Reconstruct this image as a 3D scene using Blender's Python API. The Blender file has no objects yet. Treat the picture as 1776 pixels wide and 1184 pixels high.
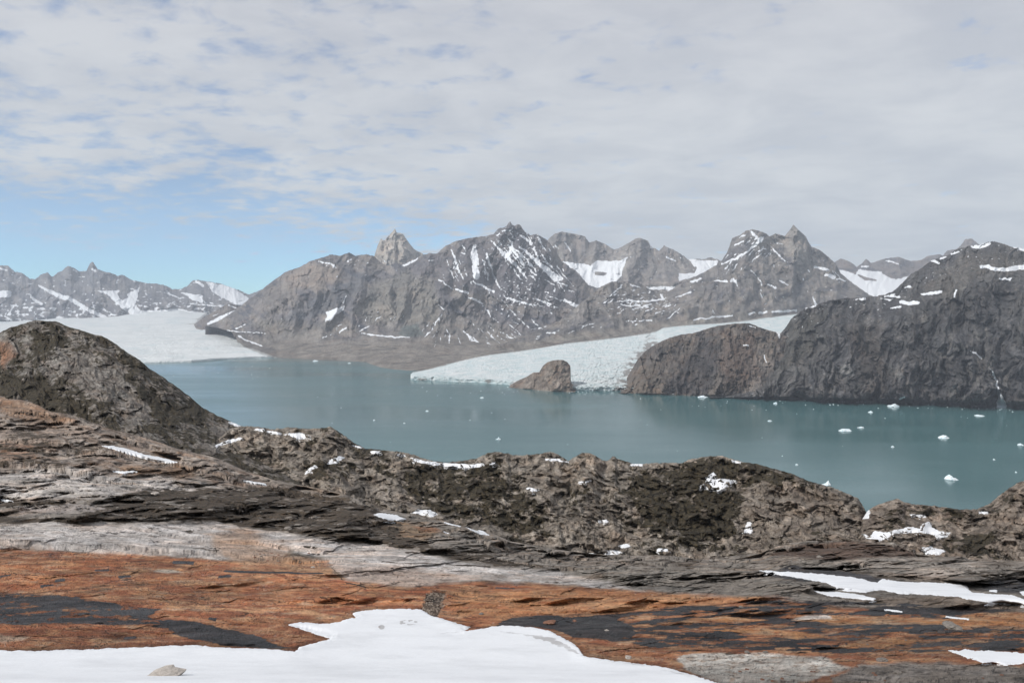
import bpy, math, random
import numpy as np
from mathutils import Vector

# ------------------------------------------------------------------ camera model
F = 1381.0; CX = 888.0; HV = 530.0; WZ = -400.0      # px focal length (1776 px wide), horizon row, fjord level
sc = bpy.context.scene
COL = sc.collection
rng = np.random.default_rng(7)
random.seed(7)

def P(u, v, D):
    return np.stack([(u - CX) / F * D, D + 0 * u, -(v - HV) / F * D], -1)
def Dw(v):
    return WZ * F / (HV - v)

# ------------------------------------------------------------------ noise
_perm = np.random.default_rng(11).permutation(256).astype(np.int32)
_perm = np.concatenate([_perm, _perm])
_ga = np.random.default_rng(12).random(256) * 2 * np.pi
_gx = np.cos(_ga).astype(np.float32); _gy = np.sin(_ga).astype(np.float32)
def pn(x, y, seed=0):
    x = np.asarray(x, np.float32) + seed * 17.31; y = np.asarray(y, np.float32) + seed * 7.77
    xi = np.floor(x).astype(np.int32); yi = np.floor(y).astype(np.int32)
    xf = (x - xi).astype(np.float32); yf = (y - yi).astype(np.float32)
    sx = xf * xf * xf * (xf * (xf * 6 - 15) + 10); sy = yf * yf * yf * (yf * (yf * 6 - 15) + 10)
    def g(ix, iy, fx, fy):
        h = _perm[_perm[ix & 255] + (iy & 255)]
        return _gx[h] * fx + _gy[h] * fy
    a = g(xi, yi, xf, yf); b = g(xi + 1, yi, xf - 1, yf)
    c = g(xi, yi + 1, xf, yf - 1); d = g(xi + 1, yi + 1, xf - 1, yf - 1)
    return ((a + sx * (b - a)) * (1 - sy) + (c + sx * (d - c)) * sy) * 1.5
def fbm(x, y, o=4, seed=0, gain=0.5, lac=2.03):
    s = 0; a = 1; t = 0
    for i in range(o):
        s = s + a * pn(x, y, seed + i * 3); t += a
        x = x * lac; y = y * lac; a *= gain
    return s / t
def ridged(x, y, o=4, seed=0, gain=0.5):
    s = 0; a = 1; t = 0
    for i in range(o):
        s = s + a * (1 - 2 * np.abs(pn(x, y, seed + i * 3))); t += a
        x = x * 2.03; y = y * 2.03; a *= gain
    return s / t
def facet(x, y, seed=0):
    """broken planar faces: every cell is a tilted plane; returns height and a random tone per cell"""
    x = np.asarray(x, np.float32); y = np.asarray(y, np.float32)
    xi = np.floor(x).astype(np.int32); yi = np.floor(y).astype(np.int32)
    best = np.full(x.shape, 1e9, np.float32); h = np.zeros(x.shape, np.float32); tone = np.zeros(x.shape, np.float32)
    R_ = np.random.default_rng(900 + seed).random((256, 5)).astype(np.float32)
    for i in (-1, 0, 1):
        for j in (-1, 0, 1):
            c = _perm[_perm[(xi + i + seed * 7) & 255] + ((yi + j) & 255)]; r = R_[c]
            dx = x - (xi + i + r[..., 0]); dy = y - (yi + j + r[..., 1]); d = dx * dx + dy * dy
            m = d < best
            best = np.where(m, d, best); h = np.where(m, dx * (r[..., 2] * 2 - 1) * 1.3 + dy * (r[..., 3] * 2 - 1) * 1.0 + (r[..., 4] - .5) * .5, h); tone = np.where(m, r[..., 4], tone)
    return h, tone * 2 - 1
def smooth(a, b, x):
    t = np.clip((x - a) / (b - a), 0, 1); return t * t * (3 - 2 * t)

# ------------------------------------------------------------------ painting helpers (marks that belong to the rock)
def sd_poly(U, V, pts):
    """signed distance in px, positive inside"""
    pts = np.array(pts, float); n = len(pts)
    out = np.full(U.shape, -50.0, np.float32)
    m = (U > pts[:, 0].min() - 45) & (U < pts[:, 0].max() + 45) & (V > pts[:, 1].min() - 45) & (V < pts[:, 1].max() + 45)
    u = U[m]; v = V[m]
    if u.size == 0: return out
    d = np.full(u.shape, 1e9); ins = np.zeros(u.shape, bool)
    for i in range(n):
        ax, ay = pts[i]; bx, by = pts[(i + 1) % n]
        dx, dy = bx - ax, by - ay
        t = np.clip(((u - ax) * dx + (v - ay) * dy) / (dx * dx + dy * dy + 1e-9), 0, 1)
        d = np.minimum(d, (u - ax - t * dx) ** 2 + (v - ay - t * dy) ** 2)
        c = (ay > v) != (by > v)
        with np.errstate(divide='ignore', invalid='ignore'):
            xin = ax + (v - ay) * dx / (dy if dy != 0 else 1e-9)
        ins ^= c & (u < xin)
    d = np.sqrt(d)
    out[m] = np.where(ins, d, -d)
    return out
def sd_line(U, V, pts):
    """pts: (u, v, halfwidth) ; positive inside"""
    pts = np.array(pts, float)
    out = np.full(U.shape, -99.0, np.float32)
    m = (U > pts[:, 0].min() - 95) & (U < pts[:, 0].max() + 95) & (V > pts[:, 1].min() - 95) & (V < pts[:, 1].max() + 95)
    u = U[m]; v = V[m]
    if u.size == 0: return out
    o = np.full(u.shape, -50.0)
    for i in range(len(pts) - 1):
        ax, ay, aw = pts[i]; bx, by, bw = pts[i + 1]
        dx, dy = bx - ax, by - ay
        t = np.clip(((u - ax) * dx + (v - ay) * dy) / (dx * dx + dy * dy + 1e-9), 0, 1)
        o = np.maximum(o, aw + (bw - aw) * t - np.hypot(u - ax - t * dx, v - ay - t * dy))
    out[m] = o
    return out
def interp(tab):
    t = np.array(tab, float)
    return lambda u: np.interp(u, t[:, 0], t[:, 1])

# ------------------------------------------------------------------ object helpers
def tag(o, label=None, cat=None, group=None, kind=None):
    if label: o['label'] = label
    if cat: o['category'] = cat
    if group: o['group'] = group
    if kind: o['kind'] = kind
    return o
def grid_mesh(name, co, mat, attrs=None, cols=None, keep=None, smooth_on=True):
    """co (nr, nc, 3) -> one mesh object"""
    nr, nc = co.shape[:2]
    idx = np.arange(nr * nc, dtype=np.int32).reshape(nr, nc)
    q = np.stack([idx[:-1, :-1], idx[:-1, 1:], idx[1:, 1:], idx[1:, :-1]], -1).reshape(-1, 4)
    flat = co.reshape(-1, 3)
    sel = None
    if keep is not None:
        kk = keep.reshape(-1)
        q = q[kk[q].all(1)]
        sel = np.unique(q)
        rm = np.zeros(nr * nc, np.int32); rm[sel] = np.arange(len(sel))
        q = rm[q]; flat = flat[sel]
    me = bpy.data.meshes.new(name)
    me.vertices.add(len(flat)); me.vertices.foreach_set('co', flat.astype(np.float32).ravel())
    n = len(q)
    me.loops.add(n * 4); me.loops.foreach_set('vertex_index', q.astype(np.int32).ravel())
    me.polygons.add(n); me.polygons.foreach_set('loop_start', np.arange(0, n * 4, 4, dtype=np.int32))
    try: me.polygons.foreach_set('loop_total', np.full(n, 4, np.int32))
    except Exception: pass
    me.update(calc_edges=True)
    me.polygons.foreach_set('use_smooth', np.full(n, smooth_on))
    for k, a in (attrs or {}).items():
        a = a.reshape(-1)
        if sel is not None: a = a[sel]
        at = me.attributes.new(k, 'FLOAT', 'POINT'); at.data.foreach_set('value', a.astype(np.float32))
    for k, a in (cols or {}).items():
        a = a.reshape(-1, 3)
        if sel is not None: a = a[sel]
        a = np.concatenate([a, np.ones((len(a), 1))], 1)
        at = me.attributes.new(k, 'FLOAT_COLOR', 'POINT'); at.data.foreach_set('color', a.astype(np.float32).ravel())
    me.materials.append(mat)
    o = bpy.data.objects.new(name, me); COL.objects.link(o)
    return o

class Sheet:
    """A terrain surface: columns run away from the camera, rows between the given (height row, distance) curves."""
    def __init__(s, u0, u1, du, curves, rows, jag=0.0, seed=0, jl=9, sm=14):
        s.u = np.arange(u0, u1, du); nc = len(s.u)
        vs = [c[0](s.u) for c in curves]; ds = [c[1](s.u, v) for c, v in zip(curves, vs)]
        if jag:
            vs[-1] = vs[-1] + jag * (ridged(s.u / jl, 0 * s.u, 4, seed + 50, 0.6) * -1.0 + 0.3)
        V = []; LD = []
        for i in range(len(curves) - 1):
            n = rows[i]; t = np.linspace(0, 1, n, endpoint=(i == len(curves) - 2))[:, None]
            V.append(vs[i] * (1 - t) + vs[i + 1] * t); LD.append(np.log(ds[i]) * (1 - t) + np.log(ds[i + 1]) * t)
        s.V = np.concatenate(V, 0); s.D = np.exp(np.concatenate(LD, 0)); s.U = np.broadcast_to(s.u, s.V.shape).copy()
        s.zoff = np.zeros_like(s.V)
        s.T = np.linspace(0, 1, s.V.shape[0])[:, None] * np.ones_like(s.V)
        for _ in range(2):       # soften the knees between curves
            k = max(2, s.D.shape[0] // sm)
            c = np.cumsum(np.pad(np.log(s.D), ((k, k), (0, 0)), 'edge'), 0)
            b = (c[2 * k:] - c[:-2 * k]) / (2 * k)
            w = smooth(0, 0.07, s.T) * smooth(1, 0.93, s.T)
            m = b.shape[0]
            s.D = np.exp(np.log(s.D) * (1 - w) + w * np.pad(b, ((0, s.D.shape[0] - m), (0, 0)), 'edge'))
    def relief(s, px):           # px: bump height in units of photo pixels at that distance; positive = towards the viewer
        s.D = s.D - px * s.D / F
    def spur(s, pts, w, amp):
        k = pts[0][0] * .01 + w
        wu = fbm(s.U / (w * .9), s.V / (w * .9), 4, k, .6) * w * .9; wv = fbm(s.U / (w * .9), s.V / (w * .9), 4, k + 5, .6) * w * .7
        d = -sd_line(s.U + wu, s.V + wv, [(a, b, 0) for a, b in pts]); d = np.clip(np.hypot(d, w * .06), 0, w)
        s.relief(amp * (1 - d / w) ** 1.3 * (d < w) * smooth(0, .05, s.T))
    def co(s, back):
        c = P(s.U, s.V, s.D); c[..., 2] += s.zoff
        if c[0, :, 2].max() < WZ + 60: c[0, :, 2] = np.minimum(c[0, :, 2], WZ - 2)      # foot stands in the water
        last = c[-1]
        rows = [c]; 
        for dd, dz in back:      # hidden far side: farther by dd, lower by dz (or down to an absolute level)
            D2 = last[:, 1] + dd
            z = last[:, 2] + dz
            rows.append(np.stack([last[:, 0] / last[:, 1] * D2, D2, np.maximum(z, WZ - 6)], -1)[None])
        return np.concatenate(rows, 0)
    def pad(s, a, n):
        return np.concatenate([a] + [a[-1:]] * n, 0)

# ------------------------------------------------------------------ node helpers
class NT:
    def __init__(s, tree): s.t = tree; s.n = tree.nodes; s.l = tree.links
    def add(s, typ, **kw):
        n = s.n.new(typ)
        for k, v in kw.items(): setattr(n, k, v)
        return n
    def set(s, sock, v):
        if isinstance(v, bpy.types.NodeSocket): s.l.new(v, sock)
        else: sock.default_value = v
    def math(s, op, a, b=0.0, c=0.0, clamp=False):
        n = s.add('ShaderNodeMath', operation=op, use_clamp=clamp)
        s.set(n.inputs[0], a); s.set(n.inputs[1], b)
        if len(n.inputs) > 2: s.set(n.inputs[2], c)
        return n.outputs[0]
    def mix(s, f, a, b, blend='MIX'):
        n = s.add('ShaderNodeMix', data_type='RGBA', blend_type=blend)
        s.set(n.inputs[0], f)
        s.set(n.inputs[6], a if isinstance(a, bpy.types.NodeSocket) else (*a, 1)[:4])
        s.set(n.inputs[7], b if isinstance(b, bpy.types.NodeSocket) else (*b, 1)[:4])
        return n.outputs[2]
    def ramp(s, x, a, b, lo=0.0, hi=1.0):
        n = s.add('ShaderNodeMapRange', interpolation_type='SMOOTHSTEP')
        s.set(n.inputs[0], x); n.inputs[1].default_value = a; n.inputs[2].default_value = b
        n.inputs[3].default_value = lo; n.inputs[4].default_value = hi
        return n.outputs[0]
    def coord(s, kind='Object', scale=(1, 1, 1), rot=(0, 0, 0)):
        tc = s.add('ShaderNodeTexCoord'); mp = s.add('ShaderNodeMapping')
        mp.inputs['Scale'].default_value = scale; mp.inputs['Rotation'].default_value = rot
        s.l.new(tc.outputs[kind], mp.inputs[0]); return mp.outputs[0]
    def noise(s, vec, scale, detail=6, rough=0.55, dist=0.0, col=False):
        n = s.add('ShaderNodeTexNoise'); s.set(n.inputs['Vector'], vec)
        n.inputs['Scale'].default_value = scale; n.inputs['Detail'].default_value = detail
        n.inputs['Roughness'].default_value = rough; n.inputs['Distortion'].default_value = dist
        return n.outputs[1 if col else 0]
    def attr(s, name, out=2):
        n = s.add('ShaderNodeAttribute', attribute_name=name); return n.outputs[out]
    def bump(s, h, strength, dist, normal=None):
        n = s.add('ShaderNodeBump'); n.inputs['Strength'].default_value = strength; n.inputs['Distance'].default_value = dist
        s.set(n.inputs['Height'], h)
        if normal is not None: s.l.new(normal, n.inputs['Normal'])
        return n.outputs[0]
def newmat(name):
    m = bpy.data.materials.new(name); m.use_nodes = True
    nt = NT(m.node_tree); b = m.node_tree.nodes['Principled BSDF']
    return m, nt, b

SNOW = (0.80, 0.82, 0.84)
def rock_mat(name, s, bump=1.0, contrast=0.9, strata=(1, 1, 1), rot=(0, 0, 0), snow=True, wet=False, rough=0.9, cracks=0.0, edge=0.35, moss=None, fine=1.0, warm=0.55, seams=0.0, n2r=.68):
    """s = size in metres of the coarsest shader detail"""
    m, nt, b = newmat(name)
    base = nt.attr('col', 0)
    c0 = nt.coord(); cs = nt.coord(scale=strata, rot=rot)
    n1 = nt.noise(cs, 1.0 / s, 12, 0.62, 0.4)
    n2 = nt.noise(c0, 5.0 / s, 12, n2r)
    v = nt.math('ADD', nt.math('MULTIPLY', nt.math('SUBTRACT', n1, 0.5), 2.4 * contrast), nt.math('MULTIPLY', nt.math('SUBTRACT', n2, 0.5), 2.0 * contrast))
    v = nt.math('MAXIMUM', nt.math('ADD', v, 1.0), 0.22)
    vv = nt.add('ShaderNodeCombineXYZ')
    for i in range(3): nt.l.new(v, vv.inputs[i])
    colr = nt.mix(1.0, base, vv.outputs[0], 'MULTIPLY')
    # slight hue drift
    h = nt.noise(c0, 0.7 / s, 5, 0.6)
    colr = nt.mix(nt.ramp(h, 0.45, 0.7, 0, warm), colr, nt.mix(1.0, colr, (1.25, 0.98, 0.78), 'MULTIPLY'))
    height = nt.math('ADD', nt.math('MULTIPLY', n1, 1.0), nt.math('MULTIPLY', n2, 0.35 * fine))
    if moss:
        mm = nt.attr('moss')
        mf = nt.ramp(nt.math('ADD', mm, nt.math('MULTIPLY', nt.math('SUBTRACT', nt.noise(c0, 1.8 / s, 10, 0.64), 0.5), 1.5)), 0.43, 0.56)
        mc = nt.mix(nt.ramp(nt.noise(c0, 7 / s, 10, 0.75), .35, .68), tuple(x * 0.42 for x in moss), tuple(x * f_ for x, f_ in zip(moss, (2.3, 2.1, 1.9))))
        colr = nt.mix(mf, colr, mc)
    if cracks:
        vo = nt.add('ShaderNodeTexVoronoi', feature='DISTANCE_TO_EDGE')
        wv = nt.add('ShaderNodeMix', data_type='VECTOR'); wv.inputs[0].default_value = 0.25
        nt.l.new(cs, wv.inputs[4]); nt.l.new(nt.noise(c0, 1.0 / s, 4, 0.5, col=True), wv.inputs[5])
        nt.set(vo.inputs['Vector'], cs); 
        dn = nt.noise(cs, 2.0 / s, 5, 0.6, col=True)
        ad = nt.add('ShaderNodeVectorMath', operation='MULTIPLY_ADD'); nt.l.new(dn, ad.inputs[0]); ad.inputs[1].default_value = (s * .6,) * 3; nt.l.new(cs, ad.inputs[2])
        nt.l.new(ad.outputs[0], vo.inputs['Vector'])
        vo.inputs['Scale'].default_value = 1.3 / s
        ck = nt.ramp(vo.outputs[0], 0.0, 0.09)
        height = nt.math('ADD', height, nt.math('MULTIPLY', ck, 0.35 * cracks))
        colr = nt.mix(nt.math('MULTIPLY', nt.math('SUBTRACT', 1.0, ck), 0.55 * cracks), colr, (0.02, 0.017, 0.015))
    if seams:
        for k_, (sc_s, wd, am) in enumerate([(0.45, 0.012, .75), (1.7, 0.016, .6), (6.0, 0.03, .5)]):
            sn_ = nt.noise(cs, sc_s / s, 5, 0.55, 0.6)
            ln = nt.ramp(nt.math('ABSOLUTE', nt.math('SUBTRACT', sn_, 0.5)), 0.0, wd, 1.0, 0.0)
            brk = nt.ramp(nt.noise(c0, 1.1 * sc_s / s, 4, .6), .42, .56)
            ln = nt.math('MULTIPLY', ln, nt.math('MULTIPLY', brk, am * seams))
            colr = nt.mix(ln, colr, (0.018, 0.015, 0.012)); height = nt.math('SUBTRACT', height, nt.math('MULTIPLY', ln, 0.4 / (1 + 2 * k_)))
        spn = nt.ramp(nt.noise(c0, 14 / s, 5, .7), .56, .66)
        colr = nt.mix(nt.math('MULTIPLY', spn, .5 * seams), colr, nt.mix(1.0, colr, (0.4, 0.38, 0.36), 'MULTIPLY'))
    r = rough
    if wet:
        wf = nt.ramp(nt.math('ADD', nt.attr('wet'), nt.math('MULTIPLY', nt.math('SUBTRACT', nt.noise(nt.coord(scale=(0.6, 1.3, 1)), 3.0 / s, 12, 0.72), 0.5), 1.0)), 0.45, 0.55)
        wc = nt.mix(nt.ramp(nt.noise(c0, 3 / s, 12, 0.75), .35, .7), (0.014, 0.013, 0.015), (0.075, 0.058, 0.055))
        dt = nt.attr('det'); wv_ = nt.add('ShaderNodeCombineXYZ'); q2 = nt.math('MULTIPLY', dt, dt)
        for i in range(3): nt.l.new(q2, wv_.inputs[i])
        wc = nt.mix(1.0, wc, wv_.outputs[0], 'MULTIPLY'); height = nt.math('ADD', height, nt.math('MULTIPLY', dt, .16))
        colr = nt.mix(wf, colr, wc)
        rr = nt.math('SUBTRACT', rough, nt.math('MULTIPLY', wf, nt.ramp(nt.noise(c0, 2.5 / s, 10, .7), .35, .65, rough - 0.72, rough - 0.30))); nt.l.new(rr, b.inputs['Roughness'])
    else:
        b.inputs['Roughness'].default_value = rough
    if snow:
        sf = nt.ramp(nt.math('ADD', nt.attr('snow'), nt.math('MULTIPLY', nt.math('SUBTRACT', nt.noise(c0, 2.5 / s, 8, 0.65), 0.5), edge)), 0.44, 0.56)
        colr = nt.mix(sf, colr, SNOW)
        height = nt.math('MULTIPLY', height, nt.math('SUBTRACT', 1.0, nt.math('MULTIPLY', sf, 0.8)))
    nt.l.new(colr, b.inputs['Base Color'])
    nt.l.new(nt.bump(height, 1.0, s * 0.22 * bump), b.inputs['Normal'])
    b.inputs['Specular IOR Level'].default_value = 0.3
    return m

def mixcol(a, b, t):
    return np.asarray(a)[..., :] * (1 - t[..., None]) + np.asarray(b)[..., :] * t[..., None]
def snow_marks(s, lines=(), polys=(), warp=1.0, speck=None, wl=14):
    """0..1 field, 0.5 at the edge of a snow mark"""
    du = fbm(s.U / wl, s.V / wl, 3, 91) * warp * 3; dv = fbm(s.U / wl, s.V / wl, 3, 95) * warp * 2
    U2 = s.U + du; V2 = s.V + dv
    f = np.full(s.U.shape, -50.0, np.float32)
    for l in lines: f = np.maximum(f, sd_line(U2, V2, l))
    for p in polys: f = np.maximum(f, sd_poly(U2, V2, p))
    f = f + 2.1 * fbm(s.U / 5, s.V / 5, 4, 97, .65) * (f > -6)
    f = np.where(f > -4, f - 0.7 * (1 - getattr(s, 'gully', 0.5)) + 0.55, f)
    a = np.clip(0.5 + f / 2.8, 0, 1)
    if speck is not None: a = np.maximum(a, speck)
    return a

# ================================================================== FAR RANGES
def finish(s, name, mat, label, cat, back, col, snow=None, extra=None, kind='structure', keep=None):
    n = len(back)
    if hasattr(s, 'tone'): col = col * s.tone[..., None]
    at = {'snow': s.pad(snow if snow is not None else np.zeros_like(s.U), n)}
    for k, a in (extra or {}).items(): at[k] = s.pad(a, n)
    o = grid_mesh(name, s.co(back), mat, at, {'col': s.pad(col, n)}, keep=None if keep is None else s.pad(keep, n))
    return tag(o, label, cat, kind=kind)

M_far = rock_mat('far_rock', 160, warm=.25, bump=1.1, contrast=0.8, edge=.5)
M_mtn = rock_mat('mountain_rock', 110, warm=.25, bump=1.1, contrast=0.8, strata=(1, 1, 1.6), rot=(0.3, 0.4, 0.2), edge=.5)
M_cliff = rock_mat('cliff_rock', 60, bump=1.4, contrast=1.05, warm=.25, seams=.6, strata=(1.7, 1.7, 0.7), rot=(0.1, 0.15, 0), edge=.5)
ROCKF = np.array([0.20, 0.175, 0.165])
const = lambda c: (lambda u, v: np.full_like(u, float(c)))
curve = lambda tab: (lambda u, v, f=interp(tab): f(u))
water_d = lambda u, v: Dw(v)

def mountain_relief(s, seed, amp=1.0, st=2.6, shear=0.0, vc=500, big=60):
    q = s.U + shear * (s.V - vc)
    wq = q + fbm(s.U / 60, s.V / 60, 4, seed + 1) * 14
    wv = s.V + fbm(s.U / 40, s.V / 40, 4, seed + 2) * 12
    f = smooth(0.0, 0.08, s.T)
    s.relief(f * amp * big * 0.8 * ridged(wq / big, wv / (big * st), 2, seed + 3))
    fh, ft = facet((wq + 4 * fbm(s.U / 9, s.V / 9, 3, seed + 8)) / 26, (wv + 4 * fbm(s.U / 9, s.V / 9, 3, seed + 9)) / 40, seed % 50)
    fh2, ft2 = facet((wq + 2 * fbm(s.U / 5, s.V / 5, 2, seed + 8)) / 9, wv / 14, seed % 50 + 3)
    s.relief(f * amp * (9 * fh + 4.5 * fh2)); s.tone = 1 + .10 * ft + .10 * ft2
    g = ridged(wq / 21, wv / (21 * st), 3, seed + 4, 0.5); s.gully = smooth(0.1, -0.5, g)
    s.relief(f * amp * 9.0 * g)
    s.relief(f * amp * 3.4 * ridged(wq / 7, wv / (7 * 1.5), 4, seed + 5, 0.62))
    s.relief(f * amp * 1.3 * fbm(s.U / 3.5, s.V / 3.5, 3, seed + 6, 0.6))

def tint(s, base, alt1, alt2, seed, sc1=60, st=0.5, rot=0.0):
    a = s.U * math.cos(rot) + s.V * math.sin(rot); b = -s.U * math.sin(rot) + s.V * math.cos(rot)
    n1 = smooth(-0.25, 0.35, fbm(a / sc1, b / (sc1 * st), 5, seed, 0.6)); n2 = smooth(0.0, 0.4, fbm(a / (sc1 * .6), b / (sc1 * st * .4), 5, seed + 9, 0.6))
    c = mixcol(mixcol(np.broadcast_to(base, s.U.shape + (3,)), alt1, n1), alt2, n2)
    return c

def daub(col, s, pts, c, soft=8, amt=0.8, warp=10, seed=5):
    d = sd_poly(s.U + fbm(s.U / 25, s.V / 25, 4, seed) * warp, s.V + fbm(s.U / 25, s.V / 25, 4, seed + 4) * warp, pts)
    return mixcol(col, np.array(c), smooth(-soft, soft, d) * amt)

def fall_lines(n, pts, slope, ln, wd, seed):
    r = np.random.default_rng(seed); P2 = np.array(pts, float); out = []
    while len(out) < n:
        u = r.uniform(P2[:, 0].min(), P2[:, 0].max()); v = r.uniform(P2[:, 1].min(), P2[:, 1].max())
        if sd_poly(np.array([u]), np.array([v]), pts)[0] < 0: continue
        L_ = r.uniform(*ln) * (r.random() ** .7 + .2); a = slope(u, v) + r.uniform(-.25, .25); w_ = r.uniform(*wd)
        out.append([(u, v, w_ * .4), (u + a * L_ * .5 + r.uniform(-1, 1), v + L_ * .5, w_), (u + a * L_ + r.uniform(-2, 2), v + L_, w_ * .3)])
    return out
# --- far left range, beyond the big glacier
fl = interp([(-500, 470), (-300, 452), (-180, 476), (-80, 455), (-30, 470), (0, 460), (14, 461), (25, 471), (39, 474), (52, 484), (62, 484), (70, 477), (82, 472), (91, 481), (100, 473), (108, 470), (117, 461), (127, 464), (138, 471), (150, 470), (156, 457), (161, 454), (169, 466), (180, 471), (191, 473), (203, 478), (214, 477), (225, 484), (239, 488), (253, 491), (270, 492), (287, 495), (298, 501), (312, 502), (324, 497), (335, 486), (346, 486), (357, 488), (383, 492), (402, 499), (417, 504), (431, 511), (442, 507), (460, 500), (520, 500)])
s = Sheet(-500, 520, 1.2, [(interp([(-500, 562), (520, 556)]), const(14300)), (interp([(-500, 545), (0, 545), (160, 540), (260, 530), (520, 528)]), const(14900)), (fl, const(17500))], [20, 90], jag=1.6, seed=1)
s.spur([(66, 492), (160, 540)], 40, 14); s.spur([(160, 456), (190, 500), (220, 545)], 40, 16); s.spur([(20, 465), (60, 545)], 30, 12)
s.spur([(240, 490), (250, 540)], 28, 12); s.spur([(346, 486), (360, 540)], 26, 10); s.spur([(110, 465), (120, 520)], 30, 12)
mountain_relief(s, 20, 0.8, 1.6)
spk = smooth(0.16, 0.42, fbm(s.U / 10, s.V / 5, 4, 33, 0.6) + 0.18 * smooth(500, 540, s.V) - 0.03) * 0.85
sn = snow_marks(s, lines=[[(66, 495, 1.5), (104, 514, 4.5), (121, 518, 4), (158, 540, 3.5), (182, 550, 3)], [(54, 514, 2.4), (64, 523, 2.6), (77, 529, 2)], [(0, 466, 2), (12, 468, 1.5)], [(15, 545, 2), (20, 535, 1.2), (28, 528, 1.5)],
     [(8, 548, 1.4), (20, 555, 1.2)], [(40, 533, 1.5), (56, 533, 1.5)], [(160, 467, 2), (166, 470, 2)], [(128, 468, 1.6), (134, 472, 1)], [(340, 488, 2), (352, 495, 2.5)], [(285, 507, 1), (310, 516, 1.5)], [(330, 527, 1.2), (388, 531, 1.5)], [(-200, 480, 4), (-120, 530, 5)], [(-60, 490, 4), (-20, 540, 5)]],
     polys=[[(-30, 502), (21, 504), (17, 515), (-20, 518)], [(160, 504), (208, 503), (203, 512), (214, 521), (222, 515), (220, 509), (242, 499), (239, 515), (234, 526), (245, 538), (270, 538), (310, 535), (332, 540), (420, 548), (332, 556), (170, 556), (225, 545), (200, 525), (185, 510)],
     [(312, 507), (352, 511), (352, 526), (335, 521)], [(357, 488), (402, 497), (431, 516), (428, 529), (414, 529), (394, 521), (369, 508)]], warp=0.8, speck=spk)
col = tint(s, (0.17, 0.165, 0.175), (0.23, 0.215, 0.21), (0.13, 0.13, 0.15), 40, 40, 0.6, 0.4)
finish(s, 'mountain', M_far, 'jagged snow-streaked grey range beyond the broad white glacier', 'mountain', [(300, -400), (900, -1500)], col, sn)

# --- pale pyramid peak
pk = interp([(600, 500), (636, 470), (649, 445), (654, 428), (661, 413), (664, 417), (668, 416), (676, 407), (681, 402), (685, 396), (688, 404), (693, 404), (699, 406), (707, 418), (713, 426), (719, 433), (733, 440), (760, 470), (800, 500)])
s = Sheet(600, 800, 0.9, [(interp([(600, 530), (800, 530)]), const(11500)), (pk, const(12800))], [150], jag=1.0, seed=2, jl=5)
s.spur([(685, 396), (672, 430), (668, 480)], 20, 14); s.spur([(699, 406), (706, 440), (720, 480)], 18, 10); mountain_relief(s, 70, 0.8, 2.2, big=30)
sn = snow_marks(s, lines=[[(666, 452, 1), (672, 456, .6)]])
finish(s, 'mountain', M_far, 'pale tan pyramid peak with a spiked tip rising behind the dark shoulder', 'mountain', [(200, -500), (600, -1500)], tint(s, (0.38, 0.34, 0.29), (0.44, 0.40, 0.35), (0.28, 0.25, 0.22), 80, 20, 2.5), sn)

# --- cirque range in the middle, behind
cr = interp([(900, 470), (935, 440), (952, 414), (963, 405), (974, 402), (985, 404), (997, 406), (1014, 410), (1022, 421), (1034, 417), (1048, 423), (1065, 433), (1076, 430), (1093, 420), (1103, 414), (1110, 413), (1124, 418), (1128, 427), (1138, 432), (1143, 435), (1152, 426), (1169, 434), (1186, 444), (1194, 450), (1205, 449), (1222, 450), (1231, 446), (1245, 450), (1270, 462), (1300, 480)])
s = Sheet(900, 1300, 1.0, [(interp([(900, 560), (1300, 560)]), const(9800)), (interp([(900, 500), (1060, 498), (1180, 490), (1300, 500)]), const(10300)), (interp([(900, 470), (976, 456), (1020, 460), (1085, 448), (1180, 470), (1220, 470), (1300, 480)]), const(11500)), (cr, const(12200))], [30, 60, 80], jag=1.5, seed=3, jl=7)
s.spur([(1110, 414), (1100, 450), (1090, 480), (1060, 500)], 26, 30); s.spur([(1152, 427), (1165, 460), (1175, 490)], 24, 22); s.spur([(963, 405), (1000, 470), (1020, 500)], 20, 14); s.spur([(1034, 418), (1028, 458)], 10, 10)
mountain_relief(s, 90, 0.75, 2.6, big=34)
sn = snow_marks(s, lines=[[(980, 420, 1.5), (990, 436, 1)], [(1128, 430, 2), (1140, 428, 1)], [(1155, 446, 1.5), (1172, 452, 1.5)], [(962, 424, 1.2), (968, 432, .8)], [(1200, 455, 1), (1205, 462, 1)], [(1120, 500, 3), (1170, 499, 3)]],
     polys=[[(972, 453), (1000, 456), (1014, 457), (1025, 460), (1036, 451), (1060, 453), (1076, 451), (1090, 444), (1081, 464), (1078, 478), (1070, 487), (1053, 492), (1036, 500), (1020, 494), (1005, 476), (994, 466)], [(1188, 445), (1205, 450), (1245, 452), (1245, 462), (1225, 474), (1177, 488), (1177, 474), (1205, 473), (1209, 464)]], warp=0.7,
     speck=smooth(0.28, 0.5, fbm(s.U / 7, s.V / 5, 4, 43, 0.6)) * 0.7)
sn = np.where(sd_line(s.U, s.V, [(1034, 474, 3), (1046, 475, 3.5), (1052, 474, 1)]) > 0, 0.2, sn)
finish(s, 'mountain', M_far, 'grey ridge of rounded summits holding a bowl of glacier snow', 'mountain', [(200, -400), (700, -1500)], tint(s, (0.21, 0.19, 0.18), (0.30, 0.275, 0.25), (0.15, 0.145, 0.15), 100, 26, 1.8), sn)

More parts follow.
